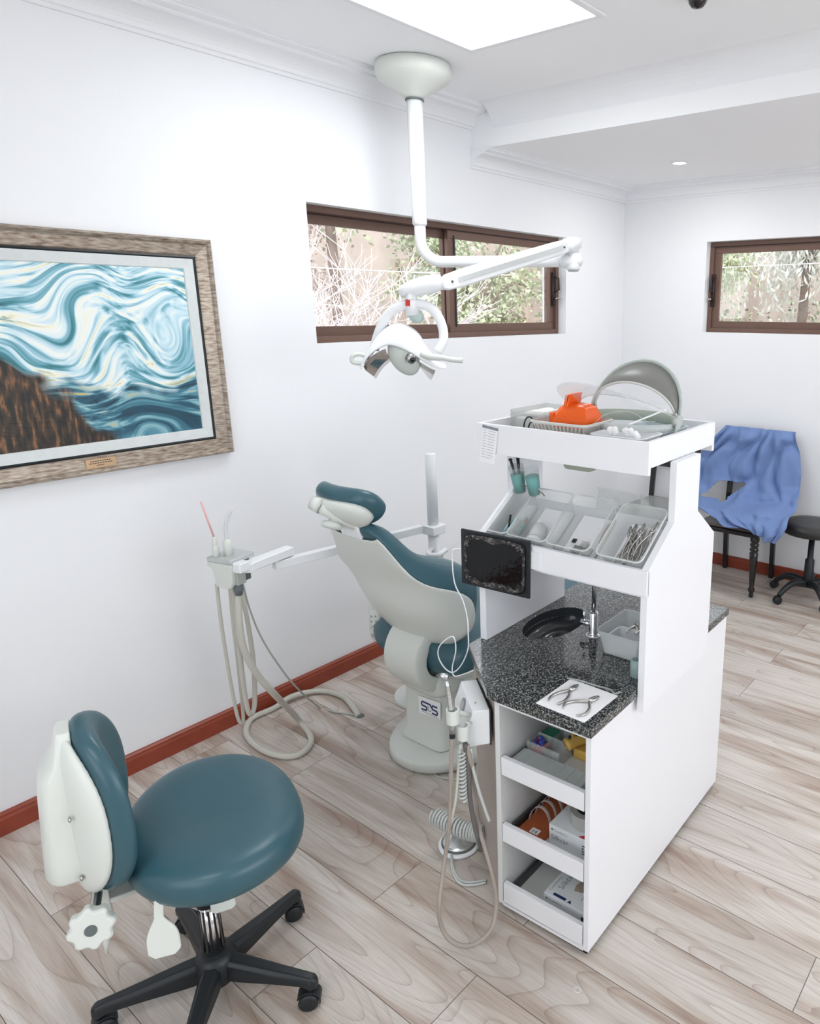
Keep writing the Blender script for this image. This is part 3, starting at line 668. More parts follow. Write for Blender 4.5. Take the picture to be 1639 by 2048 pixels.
# neck bracket, headrest
MB().box(-.055, .055, -.008, .008, -.03, .06, frameM((1.545, YC, 1.085), (0, -1, 0), z=(-.35, 0, .94))).build('neck_bracket', white_pl, t, bevel=.006)
hb = MB(); 
A_ = Vector((1.455, YC+.035, 1.185)); B_ = Vector((1.560, YC-.035, 1.105))
hb.tube([A_, A_.lerp(B_, .06), A_.lerp(B_, .94), B_], [.020, .027, .027, .020], 16, flat=.9)
hb.tube([A_+Vector((-.012, .03, .012)), A_+Vector((0, 0, 0))], [.024, .028], 16)
hb.build('headrest_link', bone, t, smooth=True)
MB().lathe([(.0, .012), (.030, .012), (.036, .004), (.036, -.004), (.028, -.012), (.0, -.012)], (0, 0, 0), frameM((1.478, YC+.015, 1.115), (0, -1, .1), z=(-.45, 0, -.9))).tube([(1.478, YC+.015, 1.12), (1.50, YC, 1.15)], [.016, .016], 12).build('lock_knob', bone, t, smooth=True)
HCn = Vector((1.540, YC+.005, 1.175))
HF = frameM(HCn, (0, -1, 0), z=(.72, 0, .69))         # x across, y up the headrest, z towards the face
def hr(x, y, z): return HF @ Vector((x, y, z))
def sup(n, rx, ry, e): 
    return [(rx*math.copysign(abs(math.cos(2*PI*k/n))**(2/e), math.cos(2*PI*k/n)), ry*math.copysign(abs(math.sin(2*PI*k/n))**(2/e), math.sin(2*PI*k/n))) for k in range(n)]
rings = []
for s, z in ((.55, -.030), (.88, -.032), (1.0, -.015), (1.02, .005), (.97, .026), (.85, .038), (.60, .030), (.25, .020), (.02, .016)):
    rings.append([hr(x*s, y*s, z+.9*(x*s)**2*1.6-.03*(1 if 0 else 0)) for x, y in sup(40, .150, .088, 2.5)])
MB().loft(rings).build('headrest_cushion', teal, t, smooth=True, sub=1)
rings = []
for s, z in ((.95, -.026), (.93, -.044), (.80, -.056), (.3, -.062)):
    rings.append([hr(x*s-.0, y*s-.004, z+.9*(x*s)**2*1.5) for x, y in sup(40, .140, .078, 2.4)])
MB().loft(rings).build('headrest_shell', bone, t, smooth=True)
# far armrest carrying the key pad, and the instrument arm column bracket
ar = MB().tube(bez([(1.93, 2.36, .44), (1.90, 2.37, .56), (1.93, 2.38, .66), (2.10, 2.39, .70), (2.30, 2.39, .70)], 6), [.055]*12+[.035]*13, 16, flat=.7)
ar.build('armrest', bone, t, smooth=True)
kp = MB(); Mk = frameM((1.8540, 2.3300, 0.5239), (.2, -.95, .1), z=(-.95, -.25, .15))
kp.loft([[Mk @ Vector((x*s, y*s, z)) for x, y in sup(28, .030, .072, 2.6)] for s, z in ((.85, -.018), (1, -.012), (1, .008), (.9, .014))]); kpo = kp.build('control_pad', bone, t, smooth=True)
bt = MB()
for (x, y) in ((-.012, .04), (.010, .042), (-.014, .018), (.012, .020), (-.001, .0), (-.013, -.008), (.012, -.006)):
    bt.loft([[Mk @ Vector((x+.0045*math.cos(a*PI/5), y+.0045*math.sin(a*PI/5), z)) for a in range(10)] for z in (.013, .017)])
bt.build('buttons', grey_pl, kpo)
text('pad_lettering', 'SDS', .016, Mk @ Vector((-.016, -.048, .0165)), Mk.to_3x3() @ Vector((1, 0, 0)), Mk.to_3x3() @ Vector((0, 1, 0)), navy, kpo)

# ================= INSTRUMENT POST, ARM AND ASSISTANT UNIT =================
t = thing('instrument_arm_stand', 'off-white upright post with folding instrument arm behind the dental chair', 'instrument stand', (2.185, 2.30, 0))
MB().tube([(2.185, 2.42, 0), (2.185, 2.42, .012)], .14, 28).build('foot_plate', bone, t)
MB().tube([(2.185, 2.42, .01), (2.185, 2.42, .40), (2.185, 2.36, .47), (2.185, 2.30, .55), (2.185, 2.30, .885)], .026, 18).build('lower_post', white_pl, t, smooth=True)
MB().tube([(2.185, 2.30, .90), (2.185, 2.30, 1.228), (2.185, 2.30, 1.232)], [.0245, .0245, .020], 24).build('post', white_pl, t, smooth=True)
MB().box(2.145, 2.225, 2.258, 2.342, .862, .905).build('clamp_collar', white_pl, t, bevel=.006)
A1 = Vector((2.15, 2.34, .885)); A2 = Vector((1.475, 2.445, .885))
MB().bar(A1, A2, .034, .034).build('arm_bar', white_pl, t, bevel=.003)
MB().tube(bez([(2.18, 2.22, .80), (2.10, 2.20, .80), (2.12, 2.27, .79), (2.185, 2.30, .80)], 4), .012, 8).build('side_handle', white_pl, t, smooth=True)
B1 = (1.5277, 2.4466, 0.9050); B2 = (1.3520, 2.4118, 0.9050)
B1 = Vector(B1); B2 = Vector(B2)
MB().bar(B1+(B1-B2).normalized()*.03+Vector((0, 0, .018)), B2+Vector((0, 0, .018)), .046, .036).build('elbow_link', white_pl, t, bevel=.006)
MB().tube([B2+Vector((0, 0, .034)), B2+Vector((0, 0, .0))], .026, 20).build('elbow_pivot', white_pl, t, bevel=.003)
g = MB(); uc = [(1.2550, 2.5182, 0.9650), (1.2835, 2.4072, 0.9650), (1.3917, 2.4576, 0.9650), (1.3341, 2.5742, 0.9650)]
uc = [Vector(p) for p in uc]
ux = (uc[1]-uc[0]).normalized(); uo = uc[0]; wd = (uc[1]-uc[0]).length; uy = Vector((-ux.y, ux.x, 0))
if uy.dot(uc[2]-uc[1]) < 0: uy = -uy
dp = abs((uc[2]-uc[1]).dot(uy)); UM = frameM(uo, ux, y=uy)
if UM.to_3x3() @ Vector((0, 0, 1)) != Vector((0, 0, 1)): UM = Matrix(((ux.x, uy.x, 0, uo.x), (ux.y, uy.y, 0, uo.y), (0, 0, 1, uo.z), (0, 0, 0, 1)))
t = thing('assistant_instrument_unit', 'grey white instrument holder on the arm end with pink tipped suction tube', 'instrument holder', (UM @ Vector((wd/2, dp/2, -.12))))
MB().box(0, wd, 0, dp, -.018, 0, UM).build('top_cover', mat('light_grey_metal', (.55, .58, .58), .35, .3), t, bevel=.004)
b = MB().prism([(.012, -.018), (wd-.002, -.018), (wd-.002, -.085), (wd-.012, -.110), (wd-.03, -.114), (.040, -.114), (.030, -.104), (.026, -.07), (.020, -.045), (.008, -.036), (0, -.036), (0, -.018)], 0, dp*.30, Matrix(((ux.x, 0, uy.x, uo.x), (ux.y, 0, uy.y, uo.y), (0, 1, 0, uo.z), (0, 0, 0, 1))))
b.build('holder_body', bone, t, bevel=.004)
MB().box(.02, wd-.004, dp*.3, dp*.8, -.10, -.018, UM).build('inner_block', dgrey_pl, t, bevel=.003)
MB().box(wd-.004, wd+.035, .008, dp*.5, -.050, -.012, UM).build('pivot_block', white_pl, t, bevel=.006)
MB().box(wd-.006, wd+.012, dp*.12, dp*.45, -.10, -.05, UM).build('pivot_bracket', grey_pl, t, bevel=.002)
tp = UM @ Vector((.026, .022, 0)); e = MB().lathe([(0, -.005), (.0125, -.005), (.0125, .032), (.010, .038), (.0085, .040), (.0095, .044), (.0095, .060), (.006, .064), (.0055, .075), (0, .076)], tp)
se = e.build('suction_handpiece', bone, t, smooth=True)
q0 = tp+Vector((0, 0, .074)); q1 = (1.2682, 2.5000, 1.1817)
MB().tube([q0, Vector((q0.x-.012, q0.y+.010, q0.z+.070)), Vector((q0.x-.022, q0.y+.018, q0.z+.135))], .0036, 8).build('suction_tip', pink_pl, se, smooth=True)
tp = UM @ Vector((.058, dp*.42, 0)); e = MB().lathe([(0, -.005), (.016, -.005), (.0165, .048), (.014, .056), (.009, .062), (0, .064)], tp)
se = e.build('suction_handpiece', bone, t, smooth=True)
MB().tube(bez([tp+Vector((0, 0, .060)), tp+Vector((.0, 0, .10)), tp+Vector((.006, -.004, .135)), tp+Vector((.016, -.012, .160)), tp+Vector((.022, -.018, .166))], 5), [.0065]*16+[.0058, .005, .0045, .004, .0035], 10).build('suction_tip', mat('white_suction_tip', (.80, .84, .86), .2, alpha=.75), se, smooth=True)
mk = MB(); mk.loft([[(tp.x, tp.y, tp.z)]*4]*2) if 0 else None
cb = UM @ Vector((wd-.008, .030, -.112))
MB().tube([cb+Vector((0, 0, .01)), cb+Vector((0, 0, -.012)), cb+Vector((0, 0, -.032))], [.018, .018, .013], 14).build('hose_coupling', dgrey_pl, t, smooth=True)
GH = 'hoses hanging from the assistant instrument unit'
def hose(pts, r, m, label, n=8, name='hose', group=None, cat='hose', seg=10):
    return one(MB().tube(bez(pts, n), r, seg), name, m, label, cat, group, smooth=True)
one(MB().tube(bez([(1.2822, 2.5200, 0.8501), (1.2859, 2.5300, 0.7208), (1.2935, 2.5400, 0.5692), (1.3051, 2.5500, 0.4104), (1.3195, 2.5600, 0.2668), (1.3344, 2.5650, 0.2212), (1.3492, 2.5700, 0.2485), (1.3585, 2.5800, 0.4652), (1.3630, 2.5900, 0.6346), (1.3676, 2.5900, 0.7982)], 7), .0068, 10), 'suction_hose', hose_m, 'thin beige hose looping down at the left of the instrument unit', 'hose', smooth=True)
one(MB().tube(bez([(1.3355, 2.5000, 0.8298), (1.3312, 2.5000, 0.6711), (1.3328, 2.5100, 0.4548), (1.3428, 2.5200, 0.3035), (1.3614, 2.5300, 0.2615), (1.3870, 2.5400, 0.2978), (1.4062, 2.5500, 0.4543), (1.4079, 2.5600, 0.6262), (1.4012, 2.5700, 0.7754)], 7), .0095, 10), 'suction_hose', hose_m, 'ribbed beige hose looping beside the thin one under the instrument unit', 'hose', smooth=True)
pts = [(p[0], min(p[1], 2.885), p[2]) for p in [(1.3399, 2.4800, 0.8129), (1.3199, 2.4600, 0.7068), (1.3257, 2.4600, 0.5801), (1.3682, 2.4600, 0.4554), (1.4380, 2.4700, 0.3320), (1.6599, 2.6782, 0.0300), (1.6163, 2.5256, 0.0140), (1.5341, 2.4693, 0.0140), (1.4733, 2.5043, 0.0140), (1.4435, 2.6230, 0.0140), (1.4656, 2.7823, 0.0140), (1.5514, 2.9042, 0.0140), (1.6704, 2.9638, 0.0140), (1.7672, 2.9029, 0.0300), (1.8934, 2.8426, 0.0140), (1.9262, 2.7099, 0.0140), (1.8865, 2.5726, 0.0140), (1.8686, 2.5221, 0.0040)]]
hose(pts, .013, hose_m, 'thick beige hose lying in a loop on the floor by the left wall', 10, 'suction_hose', seg=12)
pts = [(1.3723, 2.5000, 0.8324), (1.3869, 2.5000, 0.7241), (1.4193, 2.5000, 0.5954), (1.4715, 2.5000, 0.4647), (1.5612, 2.5200, 0.2999), (1.7946, 2.7252, 0.0200), (1.8204, 2.6476, 0.0060), (1.8555, 2.5635, 0.0060), (1.8700, 2.5275, 0.0040)]
hose(pts, .0038, hose_k if 0 else grey_pl, 'thin grey cable dropping from the instrument unit to the floor hole', 10, 'cable', cat='cable', seg=8)
one(MB().lathe([(.020, 0), (.020, .002), (.014, .003), (0, .003)], (1.8782, 2.5201, 0.0000)), 'floor_grommet', dgrey_pl, 'dark floor outlet where the thick hose goes into the planks', 'outlet')

# ================= TEAL STOOL =================
SX, SY = .739, 1.710; FA = R(-20)
t = thing('operator_stool', 'teal padded operator stool with curved backrest and black five-star base', 'stool', (SX, SY, 0), 0)
FR[0] = Matrix.Translation(Vector((SX, SY, 0)))
hubm = MB().lathe([(0, .045), (.045, .045), (.055, .06), (.055, .115), (.045, .135), (.030, .14), (0, .14)], seg=28); hubm.build('hub', black_pl, t, smooth=True)
for k, deg in enumerate((-63, 9, 81, 153, 225)):
    a = R(deg); d = Vector((math.cos(a), math.sin(a), 0)); s_ = Vector((-d.y, d.x, 0))
    rg = []
    for q, w_, h0, h1 in ((.02, .026, .06, .125), (.08, .025, .062, .120), (.18, .021, .068, .108), (.26, .018, .070, .100), (.285, .018, .060, .097), (.297, .010, .062, .088)):
        c_ = d*q; rg.append([c_+s_*(w_*x)+Vector((0, 0, z)) for x, z in ((-1, h0), (1, h0), (1, h1-.012), (.6, h1), (-.6, h1), (-1, h1-.012))])
    MB().loft(rg).build('leg', black_pl, t, bevel=.005, seg=3)
    cp = d*.283; ca = a+R(90)+R((20, -35, 50, 10, -20)[k]); cx = Vector((math.cos(ca), math.sin(ca), 0)); cy = Vector((-cx.y, cx.x, 0))
    cs = MB().tube([cp+Vector((0, 0, .075)), cp+Vector((0, 0, .045))], .009, 10)
    co = cs.build('caster', black_pl, t, smooth=True)
    wc = cp+cy*.012+Vector((0, 0, .0265))
    for sg in (-1, 1): MB().tube([wc+cx*sg*.008, wc+cx*sg*.011, wc+cx*sg*.021, wc+cx*sg*.025], [.022, .0265, .0265, .020], 22).build('caster_wheel', black_pl, co, smooth=True)
    hd_ = []
    for q in range(9):
        an = R(200-q*22); hd_.append([wc+cx*x+(cy*math.cos(an)+Vector((0, 0, 1))*math.sin(an))*rr_ for x, rr_ in ((-.019, .029), (.019, .029), (.019, .0325), (-.019, .0325))])
    MB().loft(hd_).build('caster_hood', black_pl, co, bevel=.002)
MB().tube([(0, 0, .13), (0, 0, .30)], [.028, .024], 24).build('chrome_sleeve', chrome, t, smooth=True)
rb = MB()
for k in range(12):
    a = 2*PI*k/12; r0, r1 = .0285, .0245; rb.loft([[(math.cos(a+s*.10)*rr_, math.sin(a+s*.10)*rr_, z) for s, rr_ in ((-1, r-.002), (1, r-.002), (1, r+.0012), (-1, r+.0012))] for z, r in ((.15, .0275), (.285, .0248))])
rb.build('sleeve_slots', black_gl, t)
MB().tube([(0, 0, .295), (0, 0, .315), (0, 0, .33), (0, 0, .335)], [.029, .029, .026, .018], 24).build('black_collar', black_pl, t, smooth=True)
MB().tube([(0, 0, .33), (0, 0, .445)], .0175, 20).build('gas_rod', chrome, t, smooth=True)
Rz = Matrix.Rotation(FA, 4, 'Z'); Fs = FR[0]; FR[0] = Fs @ Rz
MB().box(-.13, .10, -.07, .07, .435, .465).build('seat_plate', grey_pl, t, bevel=.006)
# seat pad: outline wider at front wings, narrower at the back
def seat_outline(n=56):
    o = []
    for k in range(n):
        a = 2*PI*k/n; c_, s_ = math.cos(a), math.sin(a)
        rx = .235 if c_ > 0 else .205; ry = .275-.035*max(0, -c_)
        o.append((.030+rx*math.copysign(abs(c_)**.88, c_), .03+ry*math.copysign(abs(s_)**.88, s_)))
    return o
so_ = seat_outline(); rg = []
for s, z, in ((.30, .462), (.86, .462), (.955, .468), (.995, .485), (1.0, .505), (.985, .525), (.94, .541), (.86, .552), (.70, .559), (.45, .559), (.2, .556), (.02, .555)):
    rg.append([(.02+(x-.02)*s, y*s, z+(.012*((y*s)/.26)**2 if z > .5 else 0)-.03*max(0, (x*s-.14))*1.2) for x, y in so_])
MB().loft(rg).build('seat', teal, t, smooth=True, sub=1)
# backrest, wrapping forward
def back_ring(s, off, z0=.700, hw=.155, hh=.222, cv=2.6, xo=-.232, n=48, lowshift=0):
    o = []
    for k in range(n):
        a = 2*PI*k/n; yy = hw*s*math.copysign(abs(math.cos(a))**.85, math.cos(a)); zz = hh*s*math.copysign(abs(math.sin(a))**.85, math.sin(a))
        o.append((xo+off+cv*yy*yy, yy, z0+zz))
    return o
MB().loft([back_ring(s, o) for s, o in ((.3, .004), (.90, .0), (.985, .006), (1.0, .022), (.985, .040), (.92, .052), (.75, .058), (.45, .058), (.02, .058))]).build('backrest', teal, t, smooth=True, sub=1)
sh = MB().loft([back_ring(s, o, z0=.70-dz) for s, o, dz in ((.97, .004, 0), (.955, -.012, .004), (.90, -.026, .006), (.75, -.036, .010), (.4, -.040, .015), (.02, -.040, .02))])
sho = sh.build('backrest_shell', bone, t, smooth=True, sub=1)
rg = []
for z, wv, dd in ((.925, .035, .018), (.89, .060, .030), (.86, .070, .042), (.835, .076, .070), (.80, .080, .078), (.62, .080, .094), (.575, .080, .097), (.562, .074, .090)):
    sec = []
    for k in range(13):
        a_ = PI*k/12; sec.append((-.240-dd*.85*math.sin(a_)**.35, -wv*math.cos(a_)*1.0, z-.012))
    sec += [(-.225, wv, z-.012), (-.225, -wv, z-.012)]
    rg.append(sec)
MB().loft(rg).build('shell_housing', bone, sho, smooth=True, bevel=.006, seg=3)
for sc_ in ((-.250, -.100, .735), (-.250, -.090, .570)): MB().ell(sc_, .004, .007, .007).build('screw', steel, sho)
MB().box(-.232, -.208, -.035, .035, .36, .54).box(-.215, -.10, -.03, .03, .425, .440).build('back_bar', bone, t, bevel=.005)
# lobed knob
kc = FR[0].inverted() @ Vector((0.4623, 1.6650, 0.4688)); kd = FR[0].inverted().to_3x3() @ Vector((-.45, -.85, .22)).normalized()
KM = frameM(kc, kd.cross(Vector((0, 0, 1))), z=kd)
kn = []
for x, s in ((-.016, .9), (-.010, 1), (.012, 1), (.018, .88)):
    kn.append([KM @ Vector(((.046+(.004 if k % 4 < 2 else -.003))*s*math.cos(2*PI*k/32), (.046+(.004 if k % 4 < 2 else -.003))*s*math.sin(2*PI*k/32), x)) for k in range(32)])
ko = MB().loft(kn).build('adjusting_knob', bone, t, bevel=.003)
MB().tube([KM @ Vector((0, 0, .017)), KM @ Vector((0, 0, .0195))], .013, 16).build('knob_hole', dgrey_pl, ko)
MB().tube([KM @ Vector((0, 0, -.012)), Vector((-.225, 0, kc.z+.01))], .012, 12).build('knob_stem', steel, t)
MB().tube([(-.225, .0, .37), (-.232, -.01, .31), (-.236, -.012, .275)], [.012, .008, .003], 10).build('stop_pin', bone, t, smooth=True)
FR[0] = Fs
def paddle(px_pts, hw, label):
    P = [Vector(p)-Vector((SX, SY, 0)) for p in px_pts]; rg = []
    P = bez(P, 4); n = len(P)
    for i, p in enumerate(P):
        u = i/(n-1); w_ = hw*(.30 if u < .35 else .30+.70*math.sin(min(1, (u-.35)/.4)*PI/2)) * (1 if u < .93 else .6)
        tdir = (P[min(i+1, n-1)]-P[max(i-1, 0)]).normalized(); sv = Vector((.80, -.60, 0)); sv = (sv-tdir*sv.dot(tdir)).normalized(); nv = tdir.cross(sv)
        rg.append([p+sv*w_*x+nv*.004*z for x, z in ((-1, -1), (1, -1), (1, 1), (-1, 1))])
    o = MB().loft(rg).build('lever', bone, t, bevel=.003); return o
paddle([(0.5838, 1.6000, 0.4852), (0.5777, 1.6000, 0.4394), (0.5754, 1.5900, 0.3961), (0.5707, 1.5800, 0.3442)], .036, '')
paddle([(0.7274, 1.6200, 0.4168), (0.7298, 1.6200, 0.3918), (0.7317, 1.6100, 0.3646), (0.7283, 1.6000, 0.3385)], .030, '')
FR[0] = ID

# ================= THE ISLAND (cabinet, tower, everything on it) =================
FR[0] = CF
ZT = .774
D1 = Vector((.615, .79, 0)); N1 = Vector((-.79, .615, 0)); OC = Vector((0, .336, 0))   # chamfered corner face
def ch(d, n, z): return OC+D1*d+N1*n+Vector((0, 0, z))
t = thing('drawer_cabinet', 'white laminate cabinet with three open pull-out drawers in its front', 'cabinet', (.48, .29, 0))
MB().box(0, .965, 0, .018, .022, .746).build('side_panel', white_lam, t, bevel=.0015)
MB().box(.0, .50, .318, .336, .022, .746).build('inner_side_panel', beige_in, t, bevel=.001)
MB().prism([(.002, .337), (.193, .582), (.207, .571), (.020, .331)], .022, .746).build('corner_panel', mat('taupe_laminate', (.42, .36, .32), .45, var=(3, .03)), t)
MB().box(.193, .965, .566, .583, .022, .746).build('side_panel', beige_in, t)
MB().box(.947, .965, .018, .566, .022, .746).build('back_panel', white_lam, t)
MB().box(0, .018, .018, .318, .728, .746).build('top_rail', white_lam, t)
MB().box(.002, .946, .019, .317, .022, .036).build('bottom_board', white_lam, t)
MB().box(.50, .512, .018, .318, .036, .746).build('divider', beige_in, t)
MB().box(.0, .02, .018, .318, .018, .034).build('bottom_rail', white_lam, t, bevel=.001)
MB().prism([(.012, .012), (.955, .012), (.955, .57), (.21, .57), (.018, .326)], 0, .022).build('plinth', black_mat, t)
DR = []
for zt_, hf, zb in ((.555, .060, .500), (.321, .062, .266), (.104, .075, .040)):
    dm = MB().box(.0, .016, .021, .315, zt_-hf, zt_); d = dm.build('drawer', white_lam, t, bevel=.0012); DR.append(d)
    MB().box(.016, .46, .034, .302, zb-.012, zb).build('drawer_bottom', beige_in, d)
    MB().box(.016, .46, .302, .311, zb-.010, zb+.030).build('drawer_rail', dkmetal, d, bevel=.002)
    MB().box(.016, .46, .024, .033, zb-.010, zb+.030).build('drawer_rail', dkmetal, d, bevel=.002)
    MB().box(.452, .460, .034, .302, zb, zb+.045).build('drawer_back', beige_in, d)
# worktop with a round basin cut
gpoly = [(-.019, -.010), (.960, -.010), (.960, .592), (.178, .592), (-.017, .350)]
sc, srx, sry = (.482, .452), .152, .088
bas = bpy.data.meshes.new('w')
def top_with_hole(mb, z0, z1):
    n = 48; hole = []
    for k in range(n):
        a = 2*PI*k/n; hole.append((sc[0]+srx*math.cos(a), sc[1]+sry*math.sin(a)))
    outer = []
    for k in range(n):
        a = 2*PI*k/n; dx, dy = math.cos(a), math.sin(a); best = 1e9
        for i in range(len(gpoly)):
            (x1, y1), (x2, y2) = gpoly[i], gpoly[(i+1) % len(gpoly)]; ex, ey = x2-x1, y2-y1; den = dx*ey-dy*ex
            if abs(den) < 1e-9: continue
            u = ((x1-sc[0])*ey-(y1-sc[1])*ex)/den; v_ = ((x1-sc[0])*dy-(y1-sc[1])*dx)/den
            if u > 0 and -1e-6 <= v_ <= 1+1e-6: best = min(best, u)
        outer.append((sc[0]+dx*best, sc[1]+dy*best))
    # snap nearest samples to the true corners
    for c_ in gpoly:
        i = min(range(n), key=lambda q: (outer[q][0]-c_[0])**2+(outer[q][1]-c_[1])**2); outer[i] = c_
    vs = [(x, y, z) for z in (z0, z1) for ring in (outer, hole) for x, y in ring]; fs = []
    for i in range(n):
        j = (i+1) % n
        fs += [(i, n+i, n+j, j), (2*n+i, 2*n+j, 3*n+j, 3*n+i), (i, j, 2*n+j, 2*n+i), (n+i, 3*n+i, 3*n+j, n+j)]
    return mb.add(vs, fs)
one(top_with_hole(MB(), ZT-.028, ZT), 'granite_worktop', granite, 'black speckled granite worktop with clipped corner on the white cabinet', 'worktop', bevel=.002)
rings = []
for s, z in ((1.0, ZT-.002), (.985, ZT-.02), (.965, ZT-.045), (.90, ZT-.055), (.5, ZT-.060), (.1, ZT-.062), (.1, ZT-.067), (.5, ZT-.065), (.92, ZT-.060), (.98, ZT-.048), (.998, ZT-.022), (.999, ZT-.004)):
    rings.append([(sc[0]+srx*s*.998*math.cos(2*PI*k/40), sc[1]+sry*s*.998*math.sin(2*PI*k/40), z) for k in range(40)])
one(MB().loft(rings, caps=False), 'sink_basin', mat('black_glazed', (.045, .05, .055), .12), 'glossy black oval basin sunk in the granite worktop', 'sink', smooth=True)
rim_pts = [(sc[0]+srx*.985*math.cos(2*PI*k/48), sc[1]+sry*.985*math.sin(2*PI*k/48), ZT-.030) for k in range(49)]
MB().tube(rim_pts, .0012, 6).build('rim_highlight', mat('rim_highlight_grey', (.50, .50, .47), .4, var=(60, .5)), bpy.data.objects['sink_basin'], smooth=True)  # dirty-white rim line, with the rim's highlight put into its pale colour
# faucet
fx, fy = .473, .286
t = thing('faucet', 'slim chrome faucet with side lever standing beside the oval basin', 'faucet', (fx, fy, ZT))
MB().lathe([(0, 0), (.022, 0), (.022, .003), (.017, .006), (.0155, .010), (.0155, .082), (.013, .086), (0, .086)], (fx, fy, ZT), seg=28).build('body', chrome, t, smooth=True)
MB().lathe([(.0, 0), (.026, 0), (.026, .002), (.0, .002)], (fx, fy, ZT+.0004), seg=28).build('base_ring', white_pl, t)
sp = [(fx, fy, ZT+.07), (fx, fy, ZT+.22)]+[(fx, fy+.055*(1-math.cos(a*PI/8)), ZT+.22+.055*math.sin(a*PI/8)) for a in range(1, 9)]+[(fx, fy+.11, ZT+.19)]
MB().tube(sp, .0075, 14).build('spout', chrome, t, smooth=True)
lv = MB().tube([(fx, fy, ZT+.040), (fx-.012, fy+.044, ZT+.043)], .0105, 16).build('side_valve', chrome, t, smooth=True)
MB().tube([(fx-.010, fy+.032, ZT+.045), (fx-.010, fy+.032, ZT+.090)], .0048, 12).build('lever', chrome, lv, smooth=True)
# tower
t = thing('tower_shelf', 'white laminate tower shelf standing over the granite worktop', 'shelf unit', (.47, .29, ZT))
def side_panel(b0, b1, zb, nm):
    poly = [(.235, zb), (.705, zb), (.705, 1.140), (.560, 1.247), (.560, 1.428), (.392, 1.428), (.392, 1.250), (.235, 1.146)]
    M = Matrix(((1, 0, 0, 0), (0, 0, 1, 0), (0, 1, 0, 0), (0, 0, 0, 1)))
    return MB().prism(poly, b0, b1, M).build(nm, white_lam, t, bevel=.001)
side_panel(-.033, -.0115, .705, 'side_panel')
side_panel(.560, .586, ZT+.0005, 'side_panel')
MB().box(.228, .243, -.033, .562, 1.070, 1.146).build('front_lip', white_lam, t, bevel=.001)
MB().box(.697, .712, -.011, .562, 1.070, 1.146).build('back_lip', white_lam, t, bevel=.001)
sl = .67
MB().prism([(.243, 1.070), (.472, 1.070+.229*sl), (.472, 1.060+.229*sl), (.243, 1.060)], -.011, .560, Matrix(((1, 0, 0, 0), (0, 0, 1, 0), (0, 1, 0, 0), (0, 0, 0, 1)))).build('sloped_shelf', white_lam, t)
MB().prism([(.697, 1.070), (.475, 1.070+.222*sl), (.475, 1.060+.222*sl), (.697, 1.060)], -.011, .560, Matrix(((1, 0, 0, 0), (0, 0, 1, 0), (0, 1, 0, 0), (0, 0, 0, 1)))).build('sloped_shelf', white_lam, t)
# top tray
TA0, TA1, TB0, TB1, TZ0, TZ1 = .262, .722, -.008, .606, 1.4285, 1.502
t = thing('top_tray', 'open white box tray sitting on top of the tower shelf', 'tray', ((TA0+TA1)/2, (TB0+TB1)/2, TZ0))
w_ = .014
MB().box(TA0, TA0+w_, TB0, TB1, TZ0-.020, TZ1).build('front_board', white_lam, t, bevel=.001)
MB().box(TA1-w_, TA1, TB0, TB1, TZ0-.020, TZ1).build('back_board', white_lam, t, bevel=.001)
MB().box(TA0+w_, TA1-w_, TB0, TB0+w_, TZ0+.0, TZ1).build('end_board', white_lam, t, bevel=.001)
MB().box(TA0+w_, TA1-w_, TB1-w_, TB1, TZ0+.0, TZ1).build('end_board', white_lam, t, bevel=.001)
MB().box(TA0+w_, TA1-w_, TB0+w_, TB1-w_, TZ0, TZ0+.010).build('bottom_board', white_lam, t)
TF = TZ0+.0105                                     # floor inside the tray
# taped price list
t = thing('taped_list', 'narrow printed paper list taped to the left end of the top tray', 'paper', (TA0-.002, .545, 1.38))
lst = [(.572, 1.497), (.512, 1.491), (.516, 1.43), (.524, 1.368), (.585, 1.372), (.580, 1.43)]
P_ = [(.577, 1.499), (.514, 1.492), (.530, 1.376), (.590, 1.382)]
def lp_(u, v, o=.0): 
    a0 = Vector((0, *P_[0])).lerp(Vector((0, *P_[1])), u); a1 = Vector((0, *P_[3])).lerp(Vector((0, *P_[2])), u); q = a0.lerp(a1, v); return Vector((TA0-.0012-o-.006*v*v, q.y, q.z))
def patch(u0, u1, v0, v1, o0, o1): return [[lp_(u, v, o) for u, v in ((u0, v0), (u1, v0), (u1, v1), (u0, v1))] for o in (o0, o1)]
pm = MB()
for q in range(6): pm.loft(patch(0, 1, q/6, (q+1)/6, 0, .0005), caps=True)
ps = pm.build('sheet', paper, t)
MB().loft(patch(0, 1, .0, .075, .0006, .0009)).build('heading', greyink, ps)
im = MB(); rd = random.Random(3)
for r_ in range(11):
    v = .12+r_*.073
    for (u0, n_) in ((.10, 4), (.42, 7)):
        for q in range(n_-(rd.random() < .4)): im.loft(patch(u0+q*.065, u0+q*.065+.045, v, v+.012, .0006, .0009))
im.build('printed_lines', greyink, ps)

